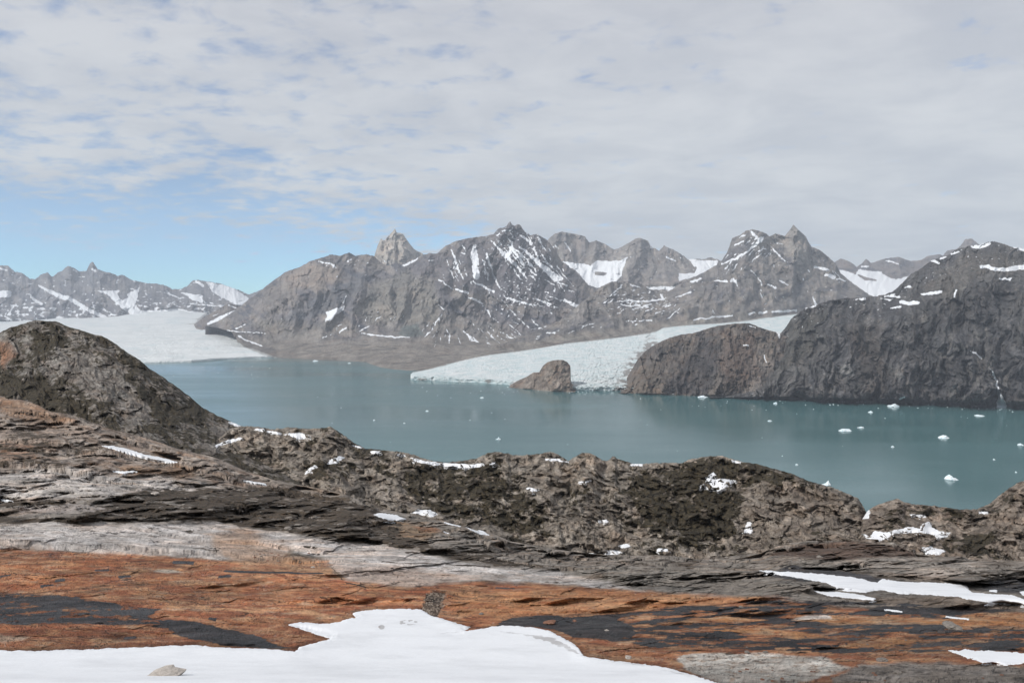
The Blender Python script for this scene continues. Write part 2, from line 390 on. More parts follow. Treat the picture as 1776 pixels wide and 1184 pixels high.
# --- far right range with its snow valley
fr = interp([(1400, 470), (1430, 462), (1449, 454), (1458, 448), (1474, 454), (1486, 463), (1495, 457), (1502, 448), (1510, 456), (1519, 454), (1537, 448), (1559, 446), (1580, 453), (1598, 451), (1607, 445), (1626, 441), (1635, 443), (1644, 434), (1660, 432), (1668, 424), (1674, 415), (1686, 414), (1697, 423), (1720, 440), (1800, 430), (1900, 400), (2100, 420), (2300, 440)])
s = Sheet(1400, 2300, 1.2, [(interp([(1400, 560), (2300, 560)]), const(9600)), (interp([(1400, 500), (1500, 510), (2300, 510)]), const(9900)), (interp([(1400, 475), (1490, 472), (1570, 484), (2300, 480)]), const(12000)), (fr, const(13000))], [20, 50, 60], jag=1.4, seed=4, jl=8)
mountain_relief(s, 120, 0.6, 1.8, big=40)
sn = snow_marks(s, lines=[[(1495, 462, 1.5), (1506, 462, 1.5)], [(1537, 452, 1.5), (1550, 455, 1), (1562, 460, 1)]], polys=[[(1440, 464), (1455, 468), (1471, 470), (1483, 476), (1489, 466), (1510, 470), (1528, 471), (1537, 478), (1544, 482), (1556, 484), (1580, 478), (1600, 500), (1560, 530), (1500, 530), (1440, 500)]], warp=0.6)
sn = np.where(sd_line(s.U, s.V, [(1489, 477, 1.5), (1500, 483, 3), (1519, 486, 1.5)]) > 0, 0.2, sn)
finish(s, 'mountain', M_far, 'low brown and grey summits around a white snow valley', 'mountain', [(300, -400), (900, -1500)], tint(s, (0.17, 0.155, 0.155), (0.22, 0.19, 0.175), (0.13, 0.13, 0.15), 130, 40, 0.8), sn)

# ================================================================== MAIN MASSIF
mc = interp([(300, 600), (340, 572), (378, 557), (395, 547), (412, 535), (431, 520), (448, 508), (462, 496), (474, 487), (496, 471), (519, 464), (538, 453), (558, 447), (575, 441), (589, 444), (605, 438), (617, 444), (634, 441), (648, 444), (660, 455), (671, 461), (685, 457), (696, 458), (716, 451), (730, 444), (744, 439), (758, 440), (772, 427), (789, 419), (812, 413), (830, 411), (850, 408), (856, 406), (865, 396), (872, 395), (879, 392), (882, 387), (885, 384), (888, 390), (893, 392), (897, 389), (901, 389), (906, 396), (910, 402), (921, 408), (932, 406), (941, 412), (949, 416), (962, 432), (974, 453), (990, 465), (1005, 478), (1020, 495), (1040, 510), (1070, 525), (1120, 545)])
shore = interp([(300, 640), (420, 600), (440, 606), (476, 619), (491, 622), (519, 623), (547, 625), (600, 626), (645, 628), (652, 632), (628, 637), (660, 644), (716, 650), (760, 655), (1120, 662)])
shore = interp([(300, 640), (400, 612), (476, 621), (491, 623), (519, 624), (547, 625.5), (600, 627.5), (635, 630), (660, 641), (680, 646), (716, 652), (760, 656), (1120, 662)])
s = Sheet(300, 1120, 1.0, [(lambda u: shore(u) + 1.5, lambda u, v: Dw(v - 1.5)), (interp([(300, 606), (400, 582), (440, 590), (480, 592), (560, 586), (640, 582), (740, 588), (860, 602), (1120, 590)]), const(7000)), (interp([(300, 603), (400, 565), (480, 520), (560, 500), (660, 500), (760, 500), (860, 500), (960, 510), (1120, 560)]), curve([(300, 7600), (660, 8000), (860, 8000), (1120, 8000)])), (mc, curve([(300, 8500), (400, 8700), (560, 9200), (671, 9200), (760, 9000), (885, 9300), (1000, 9000), (1120, 8500)]))], [60, 90, 110], jag=1.3, seed=5, jl=8)
# the plain stays gentle: relief grows up the slope
hf = (.35 * smooth(598, 575, s.V) + .65 * smooth(580, 535, s.V)) * smooth(0, 0.02, s.T)
for pts, w, a in [([(884, 386), (850, 440), (790, 510), (740, 580)], 55, 30), ([(884, 386), (905, 440), (950, 520), (960, 560)], 45, 24), ([(640, 520), (672, 500), (700, 462)], 45, 26), ([(640, 520), (600, 580)], 35, 16),
                  ([(575, 442), (540, 500), (480, 560)], 45, 22), ([(496, 471), (450, 540), (420, 580)], 36, 16), ([(617, 444), (610, 500), (560, 580)], 40, 20), ([(758, 440), (748, 500), (700, 570)], 40, 20), ([(932, 406), (980, 480), (1020, 520)], 26, 14), ([(812, 413), (806, 470), (820, 560)], 30, 12), ([(700, 462), (690, 520), (650, 575)], 30, 14)]:
    s.spur(pts, w, a)
D0 = s.D.copy()
mountain_relief(s, 140, 0.9, 2.4, shear=0.25, vc=470, big=50)
s.D = D0 + (s.D - D0) * (hf * 0.93 + 0.05)
lines = [[(822, 426, 3), (823, 445, 6), (824, 462, 5.5), (826, 480, 5)], [(843, 441, 2.5), (852, 464, 2.2), (862, 495, 1.2)], [(851, 416, 1), (873, 439, 3.2), (893, 458, 3), (915, 484, 1.2)], [(880, 424, 1.5), (895, 441, 2), (910, 460, 1.4)], [(887, 428, 1.4), (910, 447, 2)],
  [(901, 427, 1.6), (924, 447, 3), (946, 467, 5), (966, 483, 6), (975, 482, 2)], [(903, 408, 1.4), (922, 422, 2.6)], [(932, 411, 1.6), (946, 434, 1.2)], [(924, 428, 1), (938, 456, 1.3)], [(890, 467, 1), (904, 484, 1.2)], [(917, 466, 1), (932, 478, 1.3)], [(820, 488, 1.3), (840, 497, 2), (856, 506, 2)], [(813, 515, 1.3), (837, 526, 1.6)],
  [(868, 518, .8), (915, 568, 1)], [(921, 553, 1), (935, 565, 1.2)], [(804, 574, 1.2), (820, 590, 1.6), (832, 594, 1)], [(841, 533, .8), (853, 551, 1)], [(882, 517, 1.6), (905, 524, 2.2), (924, 530, 1.3)], [(925, 517, 1.2), (955, 527, 2)], [(973, 520, 1), (990, 525, 3), (1003, 531, 3.4)], [(966, 490, 1.3), (983, 495, 1.6)], [(946, 485, 1), (960, 494, 1.5)],
  [(782, 434, 1.6), (792, 458, 2.2), (803, 485, 1)], [(762, 485, 1.2), (785, 501, 1.3)], [(789, 501, 1.6), (812, 508, 2.4)], [(767, 543, .8), (744, 577, 1)], [(755, 563, .8), (736, 585, 1)], [(775, 571, 1), (781, 594, 1.1)], [(792, 582, 1), (800, 596, 1)], [(803, 574, .9), (829, 592, 1)], [(846, 575, .8), (858, 590, 1)], [(600, 513, 1.2), (595, 526, 1)],
  [(629, 578, 1.2), (682, 584, 1.5), (712, 585, 1)], [(589, 577, 1.2), (599, 568, 2)], [(553, 453, 1), (571, 456, 2), (583, 464, 1.2)], [(603, 454, 1), (609, 450, 1.3)], [(699, 460, 1), (712, 456, 2.4), (724, 449, 1.8)], [(410, 570, 1), (426, 563, 1.2)], [(652, 556, .7), (662, 547, 1)], [(620, 576, .7), (640, 565, .9)], [(675, 554, .7), (684, 546, .8)], [(560, 585, 1.5), (566, 583, 1)], [(886, 398, 1.6), (872, 402, 1)], [(866, 405, 1), (861, 409, 1)],
  [(745, 452, 1.3), (752, 451, 1)], [(800, 438, 1), (806, 441, .8)], [(868, 575, .8), (895, 590, 1)], [(880, 560, .7), (905, 580, .8)], [(920, 572, .7), (950, 566, .7)], [(414, 582, 2), (430, 592, 1.4), (455, 600, 1)], [(395, 573, .8), (460, 578, .8)], [(857, 482, 1), (866, 500, 1.2)], [(837, 450, 1), (848, 486, .8)], [(905, 440, 1), (930, 470, 1.4)], [(858, 424, .7), (885, 462, .9)], [(775, 450, .9), (780, 470, .8)], [(760, 530, 1), (772, 536, .8)]]
spk = smooth(0.22, 0.45, fbm((s.U + 0.6 * s.V) / 5, (s.V - 0.3 * s.U) / 4, 4, 53, 0.6) + 0.22 * smooth(120, 20, np.hypot(s.U - 900, s.V - 440)) + 0.16 * smooth(90, 20, np.hypot((s.U - 900) * .8, (s.V - 530) * 1.6)) - 0.10 - 0.3 * smooth(560, 600, s.V)) * 0.75
spk = np.maximum(spk, 0.9 * smooth(.55, .95, s.gully + .5 * fbm(s.U / 6, s.V / 9, 3, 58)) * smooth(95, 40, np.hypot(s.U - 895, (s.V - 450) * 1.1)))
spk = np.maximum(spk, 0.7 * smooth(.75, 1.05, s.gully + .6 * fbm(s.U / 6, s.V / 9, 3, 59)) * smooth(110, 40, np.hypot((s.U - 860) * .8, (s.V - 560) * 2.5)))
lines = lines + fall_lines(46, [(850, 412), (905, 395), (945, 420), (985, 480), (960, 500), (900, 470)], lambda u, v: .75, (6, 30), (.6, 1.7), 1) + fall_lines(30, [(860, 490), (1000, 500), (985, 545), (870, 540)], lambda u, v: 2.2, (2, 7), (.6, 1.6), 2) + fall_lines(34, [(730, 545), (900, 545), (880, 596), (740, 588)], lambda u, v: (u - 775) / 70, (6, 22), (.5, 1.0), 3) + fall_lines(22, [(770, 430), (850, 415), (850, 510), (760, 510)], lambda u, v: .35, (4, 20), (.5, 1.2), 4) + fall_lines(12, [(540, 455), (660, 450), (640, 480), (560, 480)], lambda u, v: -1, (2, 6), (.5, 1.1), 5) + fall_lines(12, [(590, 520), (720, 540), (700, 575), (580, 575)], lambda u, v: -.9, (4, 14), (.4, .8), 6)
sn = snow_marks(s, lines, [[(564, 541), (598, 529), (596, 536), (572, 556), (563, 558), (568, 546)]], warp=1.25, speck=spk)
col = tint(s, (0.148, 0.138, 0.144), (0.24, 0.215, 0.195), (0.080, 0.082, 0.098), 160, 60, 0.55, 0.55)
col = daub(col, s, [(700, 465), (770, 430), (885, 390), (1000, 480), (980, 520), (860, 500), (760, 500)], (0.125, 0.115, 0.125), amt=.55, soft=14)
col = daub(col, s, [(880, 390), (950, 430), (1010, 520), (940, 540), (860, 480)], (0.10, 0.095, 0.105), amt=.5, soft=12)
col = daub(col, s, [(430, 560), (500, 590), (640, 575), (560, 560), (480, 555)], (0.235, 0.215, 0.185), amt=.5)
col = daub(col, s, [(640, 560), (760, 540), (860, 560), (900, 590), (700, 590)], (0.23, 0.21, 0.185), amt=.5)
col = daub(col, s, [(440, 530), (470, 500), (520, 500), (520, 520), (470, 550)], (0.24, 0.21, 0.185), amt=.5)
pl = smooth(572, 600, s.V + fbm(s.U / 40, s.V / 20, 3, 166) * 8)
plc = tint(s, (0.19, 0.17, 0.15), (0.245, 0.22, 0.195), (0.15, 0.135, 0.12), 170, 90, 0.09, -0.05)
col = mixcol(col, plc, pl)
col = daub(col, s, [(490, 478), (540, 455), (590, 462), (600, 480), (560, 500), (500, 500)], (0.26, 0.215, 0.18))
col = daub(col, s, [(505, 540), (560, 510), (620, 470), (650, 480), (600, 530), (500, 562)], (0.105, 0.11, 0.125), amt=.7)
col = daub(col, s, [(640, 500), (700, 470), (755, 490), (760, 560), (640, 560), (615, 540)], (0.21, 0.195, 0.165), amt=.6)
col = daub(col, s, [(690, 578), (700, 564), (728, 566), (735, 580), (715, 586)], (0.085, 0.105, 0.10), soft=4)
col = daub(col, s, [(860, 470), (960, 480), (1000, 520), (960, 545), (860, 520)], (0.11, 0.105, 0.115), amt=.6)
col = daub(col, s, [(400, 574), (412, 590), (438, 607), (478, 624), (500, 626), (474, 606), (436, 590), (414, 574)], (0.125, 0.115, 0.11), soft=4, amt=.7)
keepc = sd_poly(s.U + fbm(s.U / 9, s.V / 9, 3, 305) * 3, s.V, [(343, 562), (372, 566), (402, 574), (412, 590), (438, 607), (478, 623), (478, 720), (1300, 720), (1300, 300), (280, 300), (280, 540)]) > -1.5
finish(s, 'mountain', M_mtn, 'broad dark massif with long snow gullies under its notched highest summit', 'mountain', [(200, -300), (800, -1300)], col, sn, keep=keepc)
# --- small spur beside the broad glacier
sp = interp([(325, 575), (335, 564), (343, 558), (352, 551), (370, 541), (385, 532), (395, 527), (405, 528), (416, 532), (430, 540), (460, 556)])
s = Sheet(325, 460, 0.9, [(interp([(325, 576), (460, 582)]), const(9300)), (lambda u: np.minimum(sp(u), 575), const(10800))], [60], jag=1.0, seed=15, jl=6)
mountain_relief(s, 250, 0.8, 2, big=24)
sn = snow_marks(s, [[(360, 562, 2), (378, 554, 3.4), (405, 540, 2.5)], [(396, 529, 1), (410, 534, 1.3)], [(370, 548, .8), (378, 545, .8)]])
finish(s, 'mountain', M_far, 'small brown spur with a snow strip beside the broad white glacier', 'mountain', [(150, -100), (500, -500)], tint(s, (0.17, 0.145, 0.135), (0.22, 0.19, 0.17), (0.13, 0.12, 0.125), 252, 20, .8), sn)

# ================================================================== RIGHT MASSIF (twin summits)
ec = interp([(800, 650), (830, 615), (856, 602), (900, 586), (940, 570), (969, 557), (990, 540), (1011, 523), (1042, 498), (1062, 488), (1081, 491), (1110, 492), (1124, 500), (1136, 506), (1152, 508), (1166, 500), (1180, 492), (1200, 482), (1222, 472), (1250, 455), (1262, 436), (1266, 424), (1270, 413), (1284, 408), (1294, 400), (1306, 398), (1318, 401), (1328, 405), (1334, 410), (1346, 405), (1361, 410), (1367, 402), (1372, 396), (1376, 390), (1380, 394), (1385, 399), (1398, 411), (1402, 420), (1407, 427), (1422, 434), (1437, 446), (1449, 457), (1458, 474), (1470, 484), (1483, 494), (1507, 511), (1540, 525), (1620, 560)])
gt = interp([(700, 660), (716, 645), (742, 640), (784, 629), (812, 622), (846, 615), (897, 609), (942, 602), (981, 595), (1038, 589), (1094, 582), (1125, 577), (1139, 574), (1150, 568), (1164, 566), (1200, 563), (1250, 560), (1300, 555), (1330, 550), (1382, 544), (1430, 540)])
gtD = interp([(700, 4600), (742, 4750), (850, 5300), (1000, 6100), (1200, 6900), (1382, 7900), (1430, 8100)])
s = Sheet(800, 1620, 1.0, [(lambda u: gt(u) + 16, lambda u, v: gtD(u) - 150), (lambda u: gt(u) - 2 , lambda u, v: gtD(u) + 60), (lambda u: np.minimum(gt(u) - 5, ec(u) + 0.75 * np.maximum(gt(u) - 16 - ec(u), 0)+2), lambda u, v: gtD(u) + 500), (ec, curve([(800, 5600), (856, 5900), (1000, 7200), (1110, 8200), (1250, 9200), (1378, 9600), (1507, 9600), (1620, 9600)]))], [16, 20, 170], jag=1.3, seed=6, jl=8)
hf = smooth(0.04, 0.3, s.T)
for pts, w, a in [([(1306, 398), (1290, 450), (1230, 500), (1190, 540)], 46, 26), ([(1376, 390), (1375, 440), (1350, 500), (1340, 540)], 44, 26), ([(1407, 427), (1430, 480), (1450, 520)], 36, 18), ([(1062, 488), (1000, 545), (930, 580)], 30, 12), ([(1334, 410), (1320, 470), (1290, 530)], 30, 14), ([(1250, 456), (1180, 510), (1100, 550)], 30, 14)]: s.spur(pts, w, a)
D0 = s.D.copy(); mountain_relief(s, 180, 0.9, 2.2, shear=-0.15, vc=470, big=46); s.D = D0 + (s.D - D0) * (hf * 0.95 + 0.05)
lines = [[(1250, 458, 1.4), (1276, 448, 2.2), (1300, 434, 2), (1321, 413, 2.4)], [(1303, 402, 2), (1312, 412, 2.6), (1316, 418, 1)], [(1338, 428, 1), (1348, 438, 1.8), (1357, 448, 1)], [(1414, 464, 2.4), (1434, 467, 2.6)], [(1431, 476, 2), (1446, 480, 3.6)], [(1452, 483, 1.5), (1466, 487, 1.6)], [(1303, 469, .8), (1312, 478, 1.2), (1321, 494, 1.2)],
  [(1410, 515, 1), (1416, 530, 2.5)], [(1380, 538, 2), (1340, 540, 2.4)], [(1318, 543, 2.4), (1330, 541, 2)], [(1300, 545, 2), (1310, 541, 1.6)], [(1202, 554, 1), (1232, 551, 1.6), (1270, 547, 2)], [(1084, 557, 1), (1130, 556, 1.2)], [(1124, 499, 2), (1152, 504, 3), (1169, 497, 2.4)], [(1145, 510, 1.4), (1150, 519, 2.4)], [(1172, 516, 1), (1197, 506, 1.5)],
  [(1079, 494, 1), (1048, 525, 1.1)], [(1180, 534, .8), (1157, 554, 1.2)], [(1067, 524, .6), (1090, 520, 1.6), (1120, 523, 1.6), (1149, 519, 1.4)], [(1078, 530, 1), (1110, 529, 1.8)], [(1096, 536, 1), (1130, 527, 1.4)], [(1352, 486, 2), (1366, 495, 1.6)], [(1332, 494, 1.4), (1345, 500, 1.2)], [(1356, 448, 1), (1364, 455, .8)], [(1276, 486, .8), (1281, 500, .8)], [(948, 577, 1.2), (962, 577, 1.3)], [(1010, 568, 1), (1018, 563, 1.3)], [(1022, 562, 1), (1032, 560, .8)], [(1095, 494, 1.5), (1112, 500, 1)], [(1200, 488, 2), (1215, 484, 2)], [(1240, 487, 1), (1262, 488, 2.3)], [(1270, 486, 3), (1276, 490, 2)], [(1276, 425, 1.5), (1290, 418, 1.2)], [(1282, 412, 1), (1292, 408, 1.2)], [(1320, 430, 1), (1330, 432, .8)], [(1344, 420, .8), (1356, 424, .8)]]
lines = lines + fall_lines(26, [(1262, 430), (1300, 400), (1330, 410), (1340, 440), (1260, 470)], lambda u, v: -.9, (4, 16), (.6, 1.6), 7) + fall_lines(30, [(1060, 500), (1160, 505), (1180, 540), (1040, 545)], lambda u, v: -1.8, (2, 7), (.6, 1.5), 8) + fall_lines(34, [(1200, 470), (1440, 440), (1480, 500), (1400, 540), (1200, 545)], lambda u, v: .5, (3, 12), (.4, 1.1), 9) + fall_lines(12, [(900, 575), (1100, 545), (1150, 560), (920, 590)], lambda u, v: -2, (2, 5), (.5, 1.1), 10)
spk = smooth(0.24, 0.46, fbm(s.U / 7, s.V / 3.5, 4, 63, 0.6) + 0.16 * smooth(70, 15, np.hypot((s.U - 1110) * .7, (s.V - 522) * 2)) + 0.1 * smooth(60, 10, np.hypot(s.U - 1300, s.V - 415)) - 0.05 - .2 * smooth(-26, -6, s.V - gt(s.U))) * 0.75
spk = np.maximum(spk, 0.8 * smooth(.65, 1.0, s.gully + .5 * fbm(s.U / 6, s.V / 9, 3, 68)) * smooth(60, 20, np.hypot(s.U - 1300, (s.V - 425) * 1.2)))
sn = snow_marks(s, lines, warp=1.3, speck=spk)
col = tint(s, (0.17, 0.158, 0.152), (0.245, 0.222, 0.20), (0.105, 0.102, 0.11), 200, 55, 0.7, -0.5)
col = daub(col, s, [(1366, 402), (1376, 388), (1400, 420), (1398, 450), (1370, 440), (1350, 420)], (0.30, 0.275, 0.245), soft=6, amt=.8, warp=6)
col = daub(col, s, [(1260, 440), (1300, 400), (1335, 408), (1300, 440), (1260, 470)], (0.13, 0.125, 0.13), soft=8, amt=.6)
band = smooth(-22, -8, s.V - gt(s.U) + fbm(s.U / 30, s.V / 12, 3, 207) * 6) * smooth(1400, 1250, s.U)
col = mixcol(col, tint(s, (0.20, 0.18, 0.16), (0.26, 0.24, 0.21), (0.155, 0.14, 0.13), 208, 80, 0.1, -0.2), band)
finish(s, 'mountain', M_mtn, 'brown-grey massif with two sharp summits above the blue glacier tongue', 'mountain', [(200, -300), (800, -1300)], col, sn)

# ================================================================== GLACIERS
def ice_mat(name, s, tint_c, dirt, bumpy=1.0):
    m, nt, b = newmat(name)
    c0 = nt.coord(); n1 = nt.noise(c0, 1 / s, 10, 0.65, 0.5); n2 = nt.noise(c0, 6 / s, 8, 0.7)
    c = nt.mix(nt.ramp(n1, 0.3, 0.68), tint_c, (0.82, 0.845, 0.835))
    c = nt.mix(nt.math('MULTIPLY', nt.attr('crev'), .8), c, (0.28, 0.50, 0.56))
    c = nt.mix(nt.math('MULTIPLY', nt.ramp(nt.math('ADD', nt.attr('dirt'), nt.math('MULTIPLY', nt.math('SUBTRACT', n2, 0.5), 1.5)), 0.35, 0.8), 0.85), c, dirt)
    nt.l.new(c, b.inputs['Base Color']); b.inputs['Roughness'].default_value = 0.75
    nt.l.new(nt.bump(nt.math('ADD', n1, nt.math('MULTIPLY', n2, .5)), 1.0, s * 0.3 * bumpy), b.inputs['Normal'])
    return m
M_ice = ice_mat('glacier_ice', 70, (0.57, 0.69, 0.70), (0.22, 0.19, 0.17), 1.1)
M_ice2 = ice_mat('glacier_ice_far', 260, (0.70, 0.735, 0.73), (0.34, 0.33, 0.31), 0.55)

# broad glacier, left
g_top = interp([(-500, 556), (14, 557), (118, 550), (180, 549), (253, 539), (310, 537), (357, 541), (480, 545)])
g_rt = [(357, 541), (343, 560), (402, 574), (414, 588), (439, 605), (476, 620), (520, 640), (520, 700), (-600, 700), (-600, 480)]
gf = interp([(-500, 633), (200, 631), (267, 629.5), (332, 628), (394, 623), (440, 621), (476, 620), (500, 620)])
s = Sheet(-500, 500, 1.0, [(lambda u: gf(u) + 1, lambda u, v: Dw(gf(u))), (lambda u: gf(u) - 4.5 - 1.2 * fbm(u / 40, u * 0, 2, 8), lambda u, v: Dw(gf(u)) + 6), (interp([(-500, 590), (500, 590)]), const(7400)), (interp([(-500, 562), (500, 562)]), const(10800)), (g_top, const(14800))], [10, 60, 50, 40], sm=60)
lat = smooth(0.03, 0.1, s.T)
s.relief(2.2 * fbm(s.U / 30, s.V / 4, 4, 301) * lat * smooth(545, 600, s.V) + 1.2 * ridged(s.U / 5 + fbm(s.U / 20, s.V / 8, 2, 303) * 2, s.V / 2.5, 3, 302) * smooth(575, 620, s.V))
edge = sd_poly(s.U + fbm(s.U / 9, s.V / 9, 3, 305) * 3, s.V, [(-600, 400), (357, 400), (360, 541), (343, 559), (372, 566), (402, 574), (413, 590), (439, 606), (480, 621), (480, 660), (-600, 660)])
dirt = 0.9 * smooth(5, 0, edge) + 0.42 * smooth(0.0, 0.4, fbm((s.U + 2 * s.V) / 110, (s.V + .03 * s.U) / 4, 4, 306)) + 0.35 * smooth(300, 345, s.U) * smooth(575, 560, s.V) * smooth(545, 552, s.V)
o = grid_mesh('glacier', s.co([(50, -150)]), M_ice2, {'dirt': s.pad(dirt, 1), 'crev': s.pad(.6 * smooth(.03, 0, s.T) * smooth(-.2, .3, fbm(s.U / 6, s.V / 3, 3, 851)) + .18 * smooth(.1, .4, fbm(s.U / 60, s.V / 6, 4, 853)), 1)}, None, keep=s.pad(edge > -1.5, 1))
tag(o, 'broad flat white glacier ending in the fjord below the far jagged range', 'glacier')

# steep blue tongue, middle
fw = interp([(700, 657), (716, 658.5), (826, 663), (880, 667), (935, 673), (1001, 677.5), (1074, 677), (1120, 680), (1430, 690)])
s = Sheet(712, 1430, 0.9, [(lambda u: fw(u) + 1, lambda u, v: Dw(fw(u))), (lambda u: fw(u) - (7 + 1.5 * fbm(u / 35, u * 0, 2, 18)) * np.interp(u, [712, 730, 1430], [.8, 1, 1]), lambda u, v: Dw(fw(u)) + 8), (lambda u: fw(u) * 0.45 + gt(u) * 0.55, lambda u, v: 0.62 * Dw(fw(u)) + 0.38 * gtD(u)), (gt, lambda u, v: gtD(u))], [16, 90, 70], sm=60)
lat = smooth(0.0, 0.12, s.T)
q = s.U + fbm(s.U / 40, s.V / 20, 3, 311) * 12
rough = 0.35 + 0.9 * smooth(150, 20, np.hypot((s.U - 1080) * .8, (s.V - 640) * 1.4)) + 0.4 * smooth(640, 665, s.V)
cv = ridged(q / 7, (s.V + 3 * fbm(s.U / 12, s.V / 6, 2, 318)) / 3.6, 4, 312, 0.6); fh, ft = facet(q / 6, s.V / 4, 31)
crev = smooth(.0, -.5, cv) * (.35 + .5 * smooth(-.2, .3, fbm(s.U / 40, s.V / 14, 3, 855))) + .35 * smooth(.12, .0, s.T) * smooth(-.3, .3, ft)
s.relief(rough * 5 * fh * (.3 + .7 * lat))
s.relief(rough * (6.5 * ridged(q / 7, (s.V + 3 * fbm(s.U / 12, s.V / 6, 2, 318)) / 3.6, 4, 312, 0.6) + 4 * fbm(s.U / 22, s.V / 9, 4, 314)) * (0.35 + 0.65 * lat))
edge = s.U - 712
dirt = 0.75 * smooth(30, 0, 1.0 * np.abs(sd_line(s.U, s.V, [(1076, 677, 0), (1095, 642, 0), (1107, 622, 0), (1132, 600, 0)]))) * smooth(0.0, 0.3, fbm(s.U / 12, s.V / 5, 3, 316) + 0.22) + 0.55 * smooth(3.5, 0, s.V - gt(s.U)) + 0.7 * smooth(6, 1, np.hypot((s.U - 846) * .6, s.V - 661)) + .6 * smooth(5, 1, np.hypot((s.U - 730) * .3, s.V - 658)) + 0.12 + 0.2 * smooth(0.2, 0.5, fbm(s.U / 20, s.V / 4, 4, 317))
o = grid_mesh('glacier', s.co([(20, -60), (60, -160)]), M_ice, {'dirt': s.pad(dirt, 2), 'crev': s.pad(crev, 2)})
tag(o, 'crevassed blue-white glacier tongue spilling past the brown knoll into the fjord', 'glacier')

# ================================================================== KNOLL, BROWN HILL, CLIFF
M_brown = rock_mat('brown_rock', 40, bump=1.3, contrast=0.95, seams=.6, strata=(1.2, 1.2, 0.8))
kc = interp([(872, 674), (884, 668), (900, 659), (914, 653), (925, 646), (935, 645.6), (942, 634), (950, 628), (959, 625), (968, 624), (976, 624), (984, 628), (989, 634), (990, 647), (988, 658), (995, 670), (1001, 676), (1008, 681)])
kb = interp([(872, 673), (884, 672), (960, 679), (1008, 680)])
s = Sheet(872, 1008, 0.6, [(lambda u: kb(u), water_d), (lambda u: np.minimum(kc(u), kb(u)), lambda u, v: Dw(kb(u)) + 130)], [90], jag=0.7, seed=7, jl=6)
s.spur([(935, 645), (940, 660), (960, 678)], 7, -4); s.spur([(970, 624), (968, 676)], 22, 12); s.spur([(925, 648), (915, 672)], 16, 8)
f = smooth(0, .1, s.T); s.relief(f * (2.2 * ridged(s.U / 9, s.V / 14, 4, 320, .6) + 4 * fbm(s.U / 22, s.V / 22, 3, 322)))
fh, ft = facet(s.U / 22 + fbm(s.U / 9, s.V / 9, 3, 378) * .2, s.V / 24, 15); s.relief(f * 6 * fh); s.tone = 1 + .12 * ft
col = tint(s, (0.20, 0.165, 0.135), (0.26, 0.22, 0.185), (0.12, 0.095, 0.08), 324, 12, 1.5)
o = finish(s, 'rock_knoll', M_brown, 'brown rock knoll at the waterline dividing the blue glacier front', 'rock outcrop', [(60, -20), (160, -120), (200, -300)], col, kind=None)

bc = interp([(1060, 690), (1076, 674), (1095, 642), (1107, 622), (1120, 608), (1132, 600), (1147, 592), (1163, 585), (1182, 580), (1202, 578), (1218, 573), (1233, 568), (1250, 564), (1276, 561), (1300, 560.5), (1321, 569), (1349, 577), (1380, 590), (1440, 640)])
bb = interp([(1060, 680), (1076, 681), (1130, 684), (1276, 689), (1440, 694)])
s = Sheet(1060, 1440, 0.9, [(lambda u: bb(u) + 1, lambda u, v: Dw(bb(u))), (lambda u: np.minimum(bc(u) * .35 + bb(u) * .65, bb(u)), lambda u, v: Dw(bb(u)) + 110), (lambda u: np.minimum(bc(u), bb(u)), lambda u, v: Dw(bb(u)) + 480)], [60, 90], jag=1.0, seed=8, jl=8)
s.spur([(1150, 592), (1120, 640), (1110, 684)], 30, 14); s.spur([(1280, 562), (1260, 620), (1240, 688)], 40, 16); s.spur([(1210, 578), (1200, 686)], 30, -10); s.spur([(1320, 570), (1310, 688)], 30, 10)
f = smooth(0, .05, s.T); s.relief(f * (13 * ridged((s.U + fbm(s.U / 20, s.V / 20, 2, 333) * 8) / 26, s.V / 60, 3, 330, .55) + 5.5 * ridged(s.U / 7, s.V / 11, 4, 332, .6) + 2.2 * fbm(s.U / 4, s.V / 4, 3, 334)))
fh, ft = facet((s.U + 5 * fbm(s.U / 9, s.V / 9, 3, 375)) / 24, (s.V + 5 * fbm(s.U / 9, s.V / 9, 3, 376) - .3 * s.U) / 44, 13); fh2, ft2 = facet((s.U + 2 * fbm(s.U / 5, s.V / 5, 2, 377)) / 8, s.V / 15, 14)
s.relief(f * (12 * fh + 5 * fh2)); s.tone = 1 + .16 * ft + .16 * ft2
col = tint(s, (0.115, 0.100, 0.09), (0.16, 0.138, 0.118), (0.066, 0.06, 0.058), 336, 34, 1.8)
col = daub(col, s, [(1190, 620), (1230, 580), (1250, 620), (1225, 686), (1195, 686), (1150, 684)], (0.05, 0.047, 0.05), amt=.7)
col = daub(col, s, [(1085, 682), (1100, 640), (1140, 630), (1150, 684)], (0.15, 0.125, 0.10), amt=.7)
col = daub(col, s, [(1290, 686), (1300, 620), (1330, 600), (1330, 640), (1310, 686)], (0.23, 0.205, 0.185), amt=.7)
col = daub(col, s, [(1255, 575), (1310, 590), (1320, 650), (1270, 680), (1250, 640)], (0.13, 0.09, 0.07), amt=.5)
sn = snow_marks(s, [[(1290, 598, 1.2), (1298, 599, 1.2)], [(1326, 616, .8), (1329, 628, 1.2)], [(1348, 574, 2), (1352, 584, 2)], [(1296, 564, .8), (1310, 568, .8)]])
finish(s, 'hill', M_brown, 'dark brown craggy hill between the blue glacier and the tall cliff', 'hill', [(100, -40), (400, -240), (300, -300)], col, sn)

